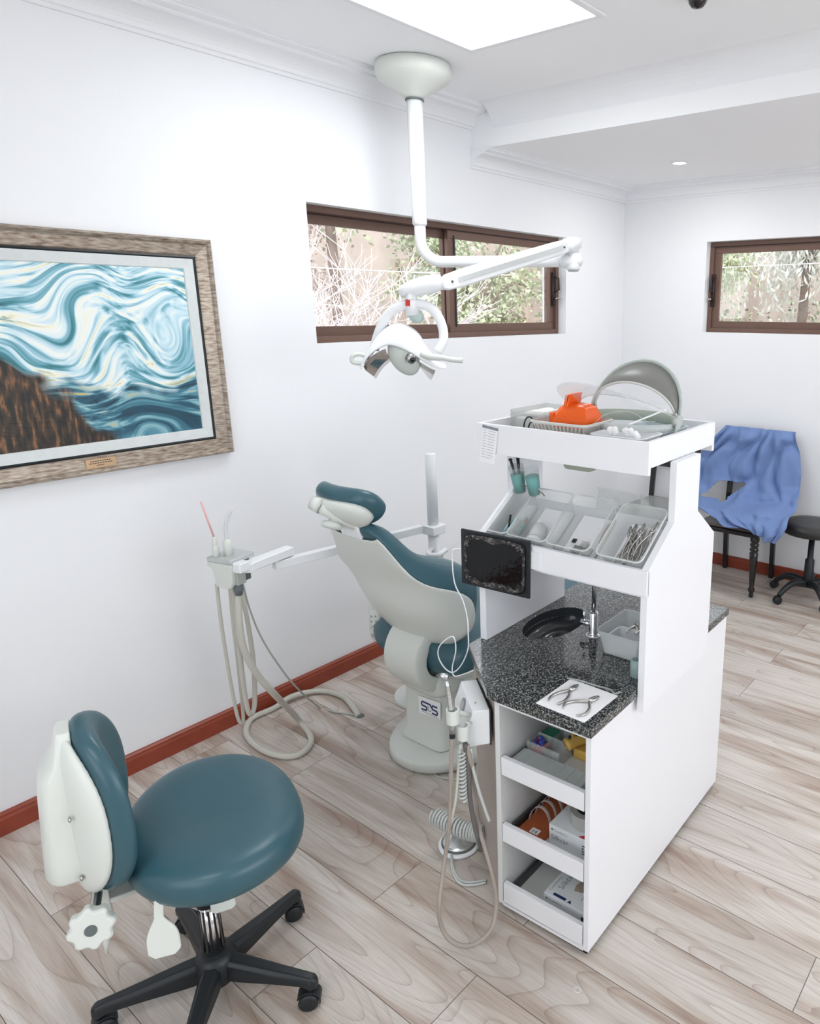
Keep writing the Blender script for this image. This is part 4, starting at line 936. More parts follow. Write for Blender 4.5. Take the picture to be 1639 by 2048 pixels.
# clear bins on the front slope
TH0 = math.atan(sl); ux_ = Vector((math.cos(TH0), 0, math.sin(TH0))); uz_ = Vector((-math.sin(TH0), 0, math.cos(TH0)))
def bin_frame(a0, b0, z0): return Matrix(((ux_.x, 0, uz_.x, a0), (ux_.y, 1, uz_.y, b0), (ux_.z, 0, uz_.z, z0), (0, 0, 0, 1)))
def rrect(x0, x1, y0, y1, r, n=4):
    o = []
    for cx, cy, a0 in ((x1-r, y1-r, 0), (x0+r, y1-r, 90), (x0+r, y0+r, 180), (x1-r, y0+r, 270)):
        for k in range(n+1): a = R(a0+90*k/n); o.append((cx+r*math.cos(a), cy+r*math.sin(a)))
    return o
def tub(M, L_, W_, H_, taper=.010, wall=.0016, rim=.005, r=.016):
    """open plastic tub; local x length, y width, z up, rim at z=H"""
    rg = []
    def ring(z, off, rr): 
        k = (1-z/H_)*taper; return [M @ Vector((x, y, z)) for x, y in rrect(k-off, L_-k+off, k-off, W_-k+off, max(.003, rr))]
    rg = [ring(0, -.004, r*.6), ring(.003, 0, r), ring(H_-.004, 0, r), ring(H_-.004, rim, r+rim), ring(H_, rim, r+rim), ring(H_, -wall, r), ring(.004, -wall, r*.9), ring(.002, -.006, r*.6)]
    return MB().loft(rg, caps=True)
BL = .200; BH = .080
bins = [(-.004, .140, 'clear plastic bin full of steel instruments at the right end of the front slope'),
        (.172, .318, 'clear plastic bin holding glass slides, second from the right on the front slope'),
        (.326, .470, 'clear plastic bin holding a white capped jar, second from the left on the front slope'),
        (.474, .553, 'clear plastic bin holding coloured bands at the left end of the front slope')]
BF = []; rim_m = mat('bin_rim', (.90, .95, .94), .25, alpha=.5)
for b0, b1, lab in bins:
    M = bin_frame(.243, b0, 1.147) @ Matrix.Translation((.006, 0, -BH+.018)); BF.append((M, b1-b0))
    tb = one(tub(M, BL, b1-b0, BH), 'plastic_bin', frost, lab, 'bin', 'clear bins on the tower shelf', smooth=False, bevel=.0008)
    rp = [M @ Vector((x, y, BH+.0005)) for x, y in rrect(-.004, BL+.004, -.004, b1-b0+.004, .020)]; MB().tube(rp+[rp[0]], .0022, 6).build('rim', rim_m, tb, smooth=True)
for q, (a0, b0, ww) in enumerate(((.697, .02, .14), (.697, .18, .14))):
    uxb = Vector((-math.cos(TH0), 0, math.sin(TH0))); uzb = Vector((math.sin(TH0), 0, math.cos(TH0)))
    M = Matrix(((uxb.x, 0, uzb.x, a0), (0, -1, 0, b0+ww), (uxb.z, 0, uzb.z, 1.147), (0, 0, 0, 1))) @ Matrix.Translation((.006, 0, -BH+.018))
    one(tub(M, BL, ww, BH), 'plastic_bin', frost, ('clear plastic bin on the back slope beside the right side panel', 'clear plastic bin on the back slope, further from the right side panel')[q], 'bin', 'clear bins on the tower shelf', bevel=.0008)
rd = random.Random(11)
# papers lining the bins
for i in (0, 1, 2, 3):
    M, ww = BF[i]; one(MB().box(.03, BL-.015, .014, ww-.014, .0045, .0052, M), 'liner_sheet', paper, ('white paper sheet lining the bin of steel instruments', 'white paper sheet under the glass slides in its bin', 'white paper sheet under the capped jar in its bin', 'white paper sheet under the coloured bands in its bin')[i], 'paper', 'paper liners in the clear bins')
# pliers and probes
def pliers(M, L_=.13, name='pliers', label='', group=None, m=steel, spread=.022):
    t = thing(name, label, 'pliers', M @ Vector((0, 0, 0)), 0, group)
    for s in (-1, 1):
        pts = [(L_*.00, s*spread*.90, 0), (L_*.18, s*spread*1.25, 0), (L_*.42, s*spread*.95, 0), (L_*.58, s*spread*.35, 0), (L_*.68, 0, .001*s), (L_*.74, -s*.003, .001*s)]
        MB().tube([M @ p for p in bez(pts, 5)], [.0030, .0036, .0040, .0042, .0044, .0048, .0052, .0056], 8, flat=.75).build('handle', m, t, smooth=True)
        MB().tube([M @ Vector(p) for p in ((L_*.70, -s*.002, 0), (L_*.80, -s*.0045, 0), (L_*.92, -s*.0035, 0), (L_, -s*.0015, 0))], [.005, .0048, .0035, .0018], 8, flat=.8).build('jaw', m, t, smooth=True)
    MB().tube([M @ Vector((L_*.70, 0, -.006)), M @ Vector((L_*.70, 0, .007))], .0045, 12).build('pivot', m, t, smooth=True)
    return t
M, ww = BF[0]
lab8 = ['steel pliers lying left side of the instrument bin', 'steel pliers slanting across the middle of the instrument bin', 'steel pliers leaning toward the right wall of the instrument bin', 'steel pliers on top of the heap in the instrument bin', 'steel pliers near the front of the instrument bin', 'steel pliers half buried in the instrument bin']
for k in range(6):
    an = (-.32, -.1, .12, .3, .05, -.2)[k]
    Mk = M @ Matrix.Translation((.018+.008*(k % 3), .105-.014*k, .013+.007*k)) @ Matrix.Rotation(an, 4, 'Z') @ Matrix.Rotation(-.10-.03*k, 4, 'Y')
    pliers(Mk, .125, 'pliers', 'steel orthodontic pliers heaped in the right hand clear bin', 'pliers in the instrument bin', spread=.014)
for k in range(7):
    an = rd.uniform(-.5, .3); p = M @ Vector((.02+rd.uniform(0, .03), .03+.012*k, .022+rd.uniform(0, .02)))
    q = M @ Vector((.02+.125*math.cos(an), .03+.010*k+.1*math.sin(an)*.6, .045+rd.uniform(0, .02)))
    one(MB().tube([p, p.lerp(q, .15), p.lerp(q, .5), p.lerp(q, .9), q], [.0012, .0028, .0024, .0028, .0010], 8), 'dental_probe', steel, 'thin steel probe mixed with the pliers in the instrument bin', 'instrument', 'probes in the instrument bin', smooth=True)
one(MB().ell(M @ Vector((.135, .072, .045)), .016, .011, .004, (M.to_3x3() @ Matrix.Rotation(.4, 3, 'Z'))).tube([M @ Vector((.12, .069, .043)), M @ Vector((.06, .055, .030))], .0035, 8), 'mouth_mirror', white_pl, 'white oval mouth mirror sticking out above the heaped steel pliers', 'mirror', smooth=True)
# slides bin
M, ww = BF[1]
for k, (x, y, s, mm) in enumerate(((.028, .030, .030, clear2), (.030, .068, .026, steel), (.052, .052, .024, clear2), (.020, .095, .020, white_pl))):
    one(MB().box(x, x+s, y, y+s, .006, .014+.003*k, M), 'slide_box', mm, ('small clear box at the left of the slide bin', 'small steel block in the middle of the slide bin', 'small clear box behind the steel block in the slide bin', 'small white block at the right of the slide bin')[k], 'box', bevel=.001)
for k in range(2): one(MB().box(.03+.04*k, .045+.04*k, .104, .118, .006, .0085, M), 'black_chip', black_pl, ('black chip near the front of the slide bin', 'black chip higher up in the slide bin')[k], 'chip')
# jar
M, ww = BF[2]
jb = M @ Vector((.060, ww*.55, .030))
t = thing('capped_jar', 'clear jar with a white ridged lid lying in a clear bin', 'jar', jb)
ja = frameM(jb, M.to_3x3() @ Vector((0, .3, 1)), z=M.to_3x3() @ Vector((1, .25, 0)))
MB().lathe([(0, -.03), (.022, -.03), (.026, -.026), (.026, .025), (.021, .030), (0, .030)], (0, 0, 0), ja, 24).build('glass', mat('milky_glass', (.82, .84, .85), .15, alpha=.7), t, smooth=True)
MB().lathe([(0, -.046), (.026, -.046), (.028, -.043), (.028, -.030), (0, -.030)], (0, 0, 0), ja, 28).build('lid', white_pl, t, smooth=True)
# bands
M, ww = BF[3]
bm = [mat('aqua_band', (.08, .50, .52), .4), mat('pale_blue_band', (.35, .68, .75), .4), mat('rust_band', (.42, .10, .05), .4), mat('dark_green_band', (.03, .10, .07), .4), mat('tan_band', (.55, .38, .25), .5)]
for k in range(14):
    y = .014+.0045*(k % 12); x0 = .055+rd.uniform(-.022, .022); an = rd.uniform(.2, .9); c0 = M @ Vector((x0, y, .010+.002*(k % 4))); dv = M.to_3x3() @ Vector((math.cos(an), -math.sin(an)*.5, .35))
    one(MB().tube([c0, c0+dv*.020+Vector((0, 0, .004)), c0+dv*.044], .0040, 8), 'elastic_band', bm[k % 5], ('aqua', 'pale blue', 'rust red', 'dark green', 'tan')[k % 5]+' elastic strip piled in the left end clear bin', 'elastic band', 'coloured bands in the left bin', smooth=True)
c0 = M @ Vector((.060, .050, .026)); one(MB().tube([c0, c0+M.to_3x3() @ Vector((.040, .010, .018))], [.0032, .0042], 10), 'marker_stick', black_gl, 'dark red-tipped stick leaning over the coloured bands', 'stick', smooth=True)
for k in range(5):
    p = M @ Vector((.018+.004*(k % 2), .060-.006*k, .012+.003*(k % 2))); one(MB().ell(p, .005, .005, .004), 'black_bead', black_gl, 'small black bead at the front of the coloured band bin', 'bead', 'black beads in the left bin', smooth=True)
# brown wires between the bins
for k in range(4):
    M, ww = BF[0]; p = M @ Vector((.01+.01*k, -.0+ww+.008+.003*k, .05+.004*k)); q = M @ Vector((.15-.01*k, ww+.012+.003*k, .058+.003*k))
    one(MB().tube(bez([p, p.lerp(q, .4)+Vector((0, .003, .004)), q], 4), .0016, 6), 'brown_wire', hose_d, 'thin brown wire stuffed between the two right hand bins', 'wire', 'brown wires between the bins', smooth=True)
# cups of turquoise sticks at the left panel
for k, (b_, lab, tl) in enumerate(((.550, 'clear cup of turquoise fluid with black handled brushes behind the left bin', .10), (.490, 'clear cup of turquoise fluid with a steel rod behind the left bins', .22))):
    base = Vector((.385, b_-.024, 1.262)); ax = Vector((-.25, (.10, .25)[k], 1)).normalized()
    t = thing('instrument_cup', lab, 'cup', base, 0)
    cf_ = frameM(base, (0, -1, 0), z=ax)
    MB().lathe([(0, 0), (.020, 0), (.026, .095), (.025, .095), (.019, .003), (0, .003)], (0, 0, 0), cf_, 24).build('cup', clear2 if 0 else mat('cup_clear_%s' % 'ab'[k], (.75, .86, .84), .1, alpha=.16), t, smooth=True)
    MB().lathe([(0, .004), (.0185, .004), (.0232, .066), (0, .066)], (0, 0, 0), cf_, 20).build('turquoise_fluid', teal_pl, t, smooth=True)
    if k == 0:
        for (dx, dy, l_, r_) in ((.006, .004, .128, .006), (-.004, -.008, .122, .005)):
            one(MB().tube([cf_ @ Vector((dx*.3, dy*.3, .01)), cf_ @ Vector((dx*1.6, dy*1.6, l_))], [.003, r_], 10).ell(cf_ @ Vector((dx*1.6, dy*1.6, l_)), r_*1.4, r_*1.4, r_), 'brush', black_gl, ('black handled brush with a square head, right one in the turquoise cup' if dx > 0 else 'black handled brush with a round head, left one in the turquoise cup'), 'brush', smooth=True)
    else:
        one(MB().tube([cf_ @ Vector((-.012, 0, .06)), cf_ @ Vector((.020, .004, .02))+Vector((0, -.02, -.02))], .0022, 8), 'steel_rod', steel, 'thin steel rod leaning out of the right turquoise cup', 'rod', smooth=True)
# hanging translucent green pocket under the tray
Mg = frameM((.47, .345, 1.345), (0, -1, 0), z=(-1, 0, 0))
one(MB().loft([[Mg @ Vector((x, y, z)) for x, y in rrect(-.055, .055, 0, .062, .014)] for z in (-.018, .018)]), 'hanging_pocket', mat('green_tinted_plastic', (.42, .47, .36), .3, alpha=.8), 'green tinted plastic holder hanging under the top tray', 'holder', bevel=.003)

# dark mirror-like tablet on the shelf front
t = thing('tablet_screen', 'black glossy tablet screen with a scuffed film hung on the shelf front', 'tablet', (.21, .49, .97))
TC = [(.640, 1.158), (.360, 1.166), (.364, .976), (.644, .968)]
def tq(u, v, a): 
    p0 = Vector((0, *TC[0])).lerp(Vector((0, *TC[1])), u); p1 = Vector((0, *TC[3])).lerp(Vector((0, *TC[2])), u); q = p0.lerp(p1, v); return Vector((a, q.y, q.z))
MB().loft([[tq(u, v, a) for u, v in ((0, 0), (1, 0), (1, 1), (0, 1))] for a in (.212, .221)]).build('casing', black_pl, t, bevel=.003)
scr, nt, b_ = new_mat('scuffed_screen'); L = nt.links.new
tc = N(nt, 'ShaderNodeTexCoord'); wn = N(nt, 'ShaderNodeTexNoise'); wn.inputs['Scale'].default_value = 34; wn.inputs['Detail'].default_value = 3; L(tc.outputs['Object'], wn.inputs['Vector'])
bp = N(nt, 'ShaderNodeBump'); bp.inputs['Strength'].default_value = .15; bp.inputs['Distance'].default_value = .004; L(wn.outputs['Fac'], bp.inputs['Height']); L(bp.outputs[0], b_.inputs['Normal'])
b_.inputs['Base Color'].default_value = (.004, .005, .006, 1); b_.inputs['Roughness'].default_value = .06; b_.inputs['Specular IOR Level'].default_value = .3
MB().loft([[tq(u, v, a) for u, v in [(.5+(x-.5), y) for x, y in rrect(.05, .95, .05, .95, .10)]] for a in (.2095, .2119)]).build('screen', scr, t)
fm, nt, b_ = new_mat('crinkled_film'); L = nt.links.new
tc = N(nt, 'ShaderNodeTexCoord'); wn = N(nt, 'ShaderNodeTexNoise'); wn.inputs['Scale'].default_value = 55; wn.inputs['Detail'].default_value = 5; wn.inputs['Distortion'].default_value = 1.5; L(tc.outputs['Object'], wn.inputs['Vector'])
cr = ramp(nt, [(.42, (.01, .01, .012)), (.54, (.05, .045, .045)), (.62, (.22, .20, .185)), (.66, (.02, .02, .02))]); L(wn.outputs['Fac'], cr.inputs[0]); L(cr.outputs[0], b_.inputs['Base Color']); b_.inputs['Roughness'].default_value = .15
bp = N(nt, 'ShaderNodeBump'); bp.inputs['Strength'].default_value = .8; bp.inputs['Distance'].default_value = .004; L(wn.outputs['Fac'], bp.inputs['Height']); L(bp.outputs[0], b_.inputs['Normal'])
fmb = MB(); rd = random.Random(4); n_ = 72; inn = []; outr = []
for k in range(n_):
    a = 2*PI*k/n_; e = 6; cx = math.copysign(abs(math.cos(a))**(2/e), math.cos(a)); cy = math.copysign(abs(math.sin(a))**(2/e), math.sin(a))
    wob = rd.uniform(0, .10) if cy > .5 or cy < -.6 else rd.uniform(0, .03)
    outr.append(tq(.5+.445*cx, .5+.445*cy, .2088)); inn.append(tq(.5+(.415-wob*.6)*cx, .5+(.415-wob*.9)*cy, .2088))
fmb.loft([outr, inn], caps=False); fmb.build('film_border', fm, t, solid=.0008)
MB().box(.221, .228, .33, .42, 1.075, 1.13).build('mount', white_pl, t)
one(MB().tube(bez([CF.inverted() @ Vector(p) for p in [(1.6218, 1.5800, 1.0882), (1.6061, 1.6012, 1.0847), (1.6059, 1.6067, 1.0610), (1.5962, 1.5956, 0.9998), (1.5966, 1.5842, 0.9583), (1.5878, 1.5477, 0.9260), (1.5787, 1.5211, 0.8743), (1.5593, 1.5004, 0.8254), (1.5592, 1.5046, 0.7708), (1.5485, 1.5259, 0.7147), (1.5472, 1.5652, 0.6754), (1.5460, 1.6032, 0.6823), (1.5451, 1.6288, 0.7173), (1.5455, 1.6174, 0.7610), (1.5474, 1.5592, 0.8079), (1.5478, 1.5480, 0.7625), (1.5472, 1.5666, 0.6934), (1.5377, 1.5492, 0.6718), (1.5293, 1.5016, 0.6964), (1.5114, 1.4372, 0.7390)]], 6), .0022, 8), 'charging_cable', white_pl, 'thin white charging cable dangling in a loop from the tablet edge', 'cable', smooth=True)

# ---- things on the granite ----
one(MB().box(.0, .172, .020, .186, ZT+.0003, ZT+.0013, Matrix.Translation((.002, 0, 0)) @ Matrix.Translation((.09, .1, 0)) @ Matrix.Rotation(R(-2), 4, 'Z') @ Matrix.Translation((-.09, -.1, 0))), 'paper_napkin', paper, 'square white paper napkin under two pairs of pliers on the granite', 'napkin')
one(MB().tube(bez([(.168, .192, ZT+.004), (.176, .15, ZT+.006), (.180, .10, ZT+.004), (.183, .05, ZT+.005), (.172, .03, ZT+.004), (.178, .012, ZT+.012)], 5), .0028, 8), 'plastic_strip', clear2, 'crumpled clear plastic strip along the far edge of the napkin', 'plastic strip', smooth=True)
def pl2(p_tip, p_end, lab, spread):
    tip = Vector((*p_tip, ZT+.008)); end = Vector((*p_end, ZT+.006)); x = (tip-end); M = frameM(end, x, z=(0, 0, 1)); return pliers(M, x.length, 'pliers', lab, 'pliers on the napkin', spread=spread)
pl2((.150, .140), (.030, .148), 'steel pliers with closed curved handles, left pair on the white napkin', .018)
pl2((.128, .056), (.0160, .082), 'steel pliers with a spring between spread handles, right pair on the white napkin', .030)
Mt = Matrix.Translation((.366, -.0, ZT+.0005)) @ Matrix.Rotation(R(0), 4, 'Z')
one(tub(Matrix.Translation((.362, .045, ZT+.0006)), .20, .165, .082, .014, r=.02), 'plastic_tub', mat('tub_plastic', (.88, .93, .92), .25, alpha=.42), 'frosted plastic tub with pliers standing on the granite behind the tower panel', 'tub', bevel=.0008)
one(tub(Matrix.Translation((.378, .06, ZT+.006)), .10, .125, .052, .006, r=.014), 'inner_cup', white_pl, 'white plastic cup lying inside the tub on the granite', 'cup', bevel=.001)
for k in range(3):
    pliers(Matrix.Translation((.43, .060+.03*k, ZT+.068)) @ Matrix.Rotation(.15*k, 4, 'Z') @ Matrix.Rotation(.12, 4, 'Y'), .12, 'pliers', 'steel pliers resting across the plastic tub on the granite', 'pliers in the granite tub', spread=.012)
one(MB().lathe([(0, 0), (.020, 0), (.022, .004), (.022, .050), (.016, .056), (.014, .056), (.019, .049), (.019, .005), (0, .004)], (.305, .028, ZT+.0005), seg=24), 'glass_jar', mat('teal_glass', (.45, .60, .60), .08, alpha=.55), 'small teal tinted glass jar at the corner of the tower panel on the granite', 'jar', smooth=True)

# ---- things in the top tray ----
t = thing('acrylic_box', 'clear smoky acrylic box with white cotton inside at the left of the top tray', 'box', (.45, .50, TF))
MB().loft([[(x, y, z) for x, y in ((.40, .44), (.60, .44), (.60, .575), (.40, .575))] for z in (TF+.001, TF+.004)]).build('bottom', clear2, t)
for (x0, x1, y0, y1) in ((.40, .403, .44, .575), (.597, .60, .44, .575), (.403, .597, .44, .443), (.403, .597, .572, .575)): MB().box(x0, x1, y0, y1, TF+.004, TF+.094).build('wall', clear2, t)
rd = random.Random(5)
for k in range(8): one(MB().ell((.44+.016*(k % 4)*2, .47+.05*(k//4), TF+.078), .026, .024, .010), 'cotton_wad', mat('cotton', (.88, .88, .88), .9) if k == 0 else MATS['cotton'], 'white cotton wad heaped in the smoky acrylic box', 'cotton wad', 'cotton in the acrylic box', smooth=True)
one(MB().box(.41, .59, .45, .565, TF+.005, TF+.066), 'tissue_stack', MATS['cotton'], 'stack of tissues filling the smoky acrylic box under the cotton', 'tissues', bevel=.004)
for k in range(2): one(MB().tube(bez([(.33+.012*k, .475-.01*k, TF+.002), (.335+.01*k, .465-.01*k, TF+.075-.012*k), (.34+.01*k, .440-.02*k, TF+.078-.01*k), (.34, .425-.015*k, TF+.002)], 6), .0025, 8), 'black_cable_loop', black_pl, ('black cable loop arching up in front of the acrylic box', 'smaller black cable loop behind the first in the top tray')[k], 'cable', smooth=True)
# basket with slots
def basket(M, L_, W_, H_):
    mb = MB(); tp_ = .020
    def P(u, v, z): k = tp_*(1-z/H_); return M @ Vector((k+(L_-2*k)*u, k+(W_-2*k)*v, z))
    def slat(p0, p1, z0, z1):
        a, b, c, d = P(*p0, z0), P(*p1, z0), P(*p1, z1), P(*p0, z1); n = (b-a).cross(d-a).normalized()*.0022
        mb.loft([[a, b, c, d], [a+n, b+n, c+n, d+n]])
    for (s0, s1, n_) in (((0, 0), (1, 0), 18), ((1, 0), (1, 1), 13), ((1, 1), (0, 1), 18), ((0, 1), (0, 0), 13)):
        s0 = Vector(s0); s1 = Vector(s1)
        slat(s0, s1, 0, H_*.5); slat(s0, s1, H_*.90, H_)
        for k in range(n_+1):
            u = k/(n_+.0); a = s0.lerp(s1, max(0, u-.012)); b = s0.lerp(s1, min(1, u+.016)); slat(a, b, H_*.5, H_*.90)
    mb.box(tp_, L_-tp_, tp_, W_-tp_, 0, .003, M)
    return mb
BM = Matrix.Translation((.300, .225, TF)) @ Matrix.Rotation(R(0), 4, 'Z')
t = thing('slotted_basket', 'grey slotted plastic basket holding the orange cover in the top tray', 'basket', (.38, .31, TF))
basket(BM, .155, .185, .082).build('basket_body', basket_m, t)
rm = MB(); rr_ = [rrect(-.006-o, .161+o, -.006-o, .191+o, .02+o) for o in (0, .006)]
rm.loft([[BM @ Vector((x, y, z)) for x, y in rr_[i]] for i, z in ((0, .078), (1, .079), (1, .084), (0, .085), (0, .078))], caps=False); rm.build('rim', basket_m, t)
# orange light cover
t = thing('orange_cover', 'translucent bright orange plastic cover sitting in the grey basket', 'plastic cover', (.37, .30, TF+.06))
Mo = Matrix.Translation((.372, .300, TF+.066)) @ Matrix.Diagonal((.92, .92, 1.05, 1)) @ Matrix.Rotation(R(90), 4, 'Z')
rg = []
for s, z, dx in ((1.0, 0, 0), (.98, .015, 0), (.90, .035, -.004), (.70, .056, -.008), (.40, .066, -.012), (.05, .068, -.014)):
    rg.append([Mo @ Vector((x*s+dx, y*s, z)) for x, y in ((-.070, -.052), (.050, -.056), (.070, -.040), (.072, .040), (.050, .056), (-.070, .052))])
MB().loft(rg, caps=False).build('dome', orange, t, bevel=.004, solid=.003)
MB().loft([[Mo @ Vector((x, y, z)) for x, y in ((.012+o, -.040), (.030+o, -.040), (.030+o, .040), (.012+o, .040))] for z, o in ((.045, 0), (.092, -.012), (.096, -.016))]).build('fin', orange, t, bevel=.005)
MB().loft([[Mo @ Vector((x, y, z)) for x, y in ((.060, -.046), (.078, -.046), (.078, .046), (.060, .046))] for z in (.004, .040)]).build('side_flap', orange, t, bevel=.004)
# white dish with cotton rolls
one(tub(Matrix.Translation((.300, .035, TF)), .135, .175, .062, .012, r=.02), 'white_dish', white_pl, 'white plastic dish with cotton rolls at the right of the top tray', 'dish', bevel=.001)
one(tub(Matrix.Translation((.450, .05, TF)), .20, .16, .055, .010, r=.02), 'blue_tinted_tray', mat('pale_blue_plastic', (.66, .76, .80), .3, alpha=.8), 'pale blue plastic tray behind the dish of cotton rolls', 'tray', bevel=.001)
for k in range(5):
    c_ = Vector((.33+.012*(k % 3), .06+.024*k, TF+.056+.004*(k % 2))); dv = Vector((.10*(k-2), .3, .55)).normalized()
    one(MB().tube([c_, c_+dv*.004, c_+dv*.022, c_+dv*.026], [.006, .0095, .0095, .006], 12), 'cotton_roll', MATS['cotton'], 'white cotton roll standing in the white dish', 'cotton roll', 'cotton rolls in the dish', smooth=True)
# face shield: grey crown, green headband, clear visor
t = thing('face_shield', 'face shield with smoky grey arched crown and pale green headband on the top tray', 'face shield', (.52, .17, TZ1-.02))
cx, cy, cz = .52, .180, 1.545
def arc(r_a, r_z, lean, n=22, a0=0, a1=180, wob=0):
    return [Vector((cx+lean*math.sin(R(a0+(a1-a0)*k/n)), cy+r_a*math.cos(R(a0+(a1-a0)*k/n)), cz+r_z*math.sin(R(a0+(a1-a0)*k/n)))) for k in range(n+1)]
o1 = arc(.148, .146, .06); o2 = arc(.138, .092, -.045); o3 = arc(.153, .150, .066)
om = [a.lerp(b, .5)+Vector((0, 0, .006)) for a, b in zip(o1, o2)]
MB().loft([o1, om, o2], caps=False, closed=False).build('crown', kgrey, t, smooth=True, solid=.002)
MB().tube(o3, .0045, 8, flat=1.8).build('crown_rim', mat('shield_rim', (.48, .53, .50), .4), t, smooth=True)
MB().tube(o2, .0038, 8).build('crown_edge', basket_m, t, smooth=True)
hb_ = [Vector((cx+.10*math.sin(R(a))-.02, cy+.150*math.cos(R(a)), 1.520)) for a in range(0, 181, 9)]
hm = MB(); hm.loft([[Vector((p.x, p.y, p.z+dz)) for p in hb_] for dz in (-.018, .018)], caps=False, closed=False); hm.build('headband', green_b, t, smooth=True, solid=.003)
hf = [Vector((cx-.11*math.sin(R(a))-.02, cy+.150*math.cos(R(a)), 1.512)) for a in range(0, 181, 9)]
MB().loft([[Vector((p.x, p.y, p.z+dz)) for p in hf] for dz in (-.012, .010)], caps=False, closed=False).build('front_band', mat('clear_band', (.7, .74, .72), .3, alpha=.5), t, smooth=True, solid=.002)
for s in (-1, 1):
    pv = Vector((cx-.02, cy+s*.152, 1.528))
    pm_ = MB().tube([pv-Vector((0, s*.006, 0)), pv+Vector((0, s*.012, 0))], [.018, .016], 18); pk = pm_.build('pivot_knob', mat('pivot_grey_%s' % ('r' if s < 0 else 'l'), (.45, .49, .47), .4), t, smooth=True)
    MB().prism([(-.024, -.038), (.020, -.010), (.022, .012), (-.010, .022)], -.004, .004, frameM(pv+Vector((0, s*.010, 0)), (1, 0, 0), z=(0, s, 0)) if s > 0 else frameM(pv+Vector((0, s*.010, 0)), (1, 0, 0), y=(0, 0, 1))).build('pivot_plate', pk.data.materials[0], pk, bevel=.003)
v1 = [Vector((cx-.035-.13*math.sin(R(a)), cy+.155*math.cos(R(a)), cz+.070*math.sin(R(a))-.005)) for a in range(0, 181, 9)]
v2 = [p+Vector((-.17, 0, .050))+Vector((0, 0, .0)) for p in v1]
v2 = [Vector((p.x, cy+(p.y-cy)*.8, p.z)) for p in v2]
MB().loft([v1, [a.lerp(b, .5)+Vector((0, 0, .006)) for a, b in zip(v1, v2)], v2], caps=False, closed=False).build('visor', mat('visor_clear', (.75, .80, .82), .05, alpha=.22), t, smooth=True, solid=.0012)
MB().tube(v1, .0016, 6).build('visor_edge', clear2, t, smooth=True)
one(MB().bar((.40, .135, 1.520), (.47, .045, 1.566), .006, .004), 'white_strap', white_pl, 'narrow white strip leaning against the headband of the face shield', 'strip', bevel=.001)
one(MB().tube(bez([(.36, .25, 1.50), (.38, .20, 1.548), (.40, .13, 1.56), (.43, .09, 1.532), (.45, .07, 1.53)], 6), .0012, 6), 'clear_tubing', clear2, 'thin clear tubing looping over the basket next to the face shield', 'tubing', smooth=True)

# ---- drawer contents ----
z0 = .5005
t = thing('compartment_box', 'frosted four-compartment box of red and blue bits in the top drawer', 'box', (.17, .24, z0))
MB().box(.115, .235, .185, .305, z0, z0+.002).build('base', frost, t)
for b_ in ((.115, .117, .185, .305), (.233, .235, .185, .305), (.117, .233, .185, .187), (.117, .233, .303, .305), (.174, .176, .187, .303), (.117, .233, .244, .246)): MB().box(*b_, z0+.002, z0+.052).build('divider_wall', frost, t)
rd = random.Random(2)
for k in range(14): one(MB().ell((.13+rd.uniform(0, .035), .258+rd.uniform(0, .035), z0+.036+rd.uniform(0, .010)), .008, .006, .005), 'plastic_bit', (blue_pl if k % 3 else red_pl), ('blue' if k % 3 else 'red')+' plastic bit in the left compartment of the frosted box', 'plastic bit', ('blue' if k % 3 else 'red')+' bits in the frosted box', smooth=True)
one(MB().box(.122, .168, .252, .298, z0+.003, z0+.030), 'red_block', red_pl, 'red plastic block under the blue bits in the frosted box', 'block', bevel=.003)
one(MB().box(.180, .230, .250, .300, z0+.003, z0+.045), 'green_block', mat('green_plastic', (.05, .30, .18), .4), 'green plastic block in the rear left compartment of the frosted box', 'block', bevel=.004)
jw = bez([(.165, .190, z0+.052), (.20, .176, z0+.056), (.235, .155, z0+.056), (.235, .125, z0+.054), (.205, .105, z0+.05)], 6)
t = thing('dental_cast', 'yellow horseshoe dental cast with dark teeth marks at the back of the top drawer', 'dental model', (.20, .15, z0))
MB().tube(jw, .020, 12, flat=.8).build('cast', yellow_m, t, smooth=True)
for i in range(2, len(jw)-2, 2):
    p = jw[i]; MB().box(p.x-.004, p.x+.003, p.y-.0035, p.y+.0035, p.z+.014, p.z+.026).build('tooth', (ink if i % 4 else yellow_m), t, bevel=.001)
MB().box(.185, .26, .11, .18, z0, z0+.034).build('cast_base', yellow_m, t, bevel=.006)
t = thing('organiser_lid', 'flat clear divided organiser lying behind the top drawer front', 'organiser', (.07, .18, z0))
MB().box(.028, .098, .055, .300, z0, z0+.040).build('body', mat('milky_plastic', (.72, .78, .77), .2, alpha=.55), t, bevel=.003)
for k in range(7): MB().box(.028, .098, .055+.0345*(k+.5), .0565+.0345*(k+.5), z0+.040, z0+.043).build('rib', frost, t)
one(MB().tube([(.105, .29, z0+.008), (.105, .20, z0+.008), (.108, .17, z0+.008)], .005, 10), 'pen_case', clear2, 'thin clear tube lying between organiser and frosted box', 'tube', smooth=True)
t = thing('white_tub', 'white printed tub with a blue rim at the right of the top drawer', 'tub', (.19, .070, z0))
MB().lathe([(0, 0), (.036, 0), (.040, .008), (.038, .012), (.036, .085), (0, .085)], (.185, .068, z0), seg=28).build('tub_body', mat('pinkish_white', (.72, .68, .66), .5), t, smooth=True)
MB().lathe([(.037, .010), (.0415, .010), (.0415, .015), (.037, .015), (.037, .010)], (.185, .068, z0), seg=28, caps=False).build('blue_rim', mat('light_blue_ring', (.15, .35, .62), .4), t, smooth=True)
gm_ = MB()
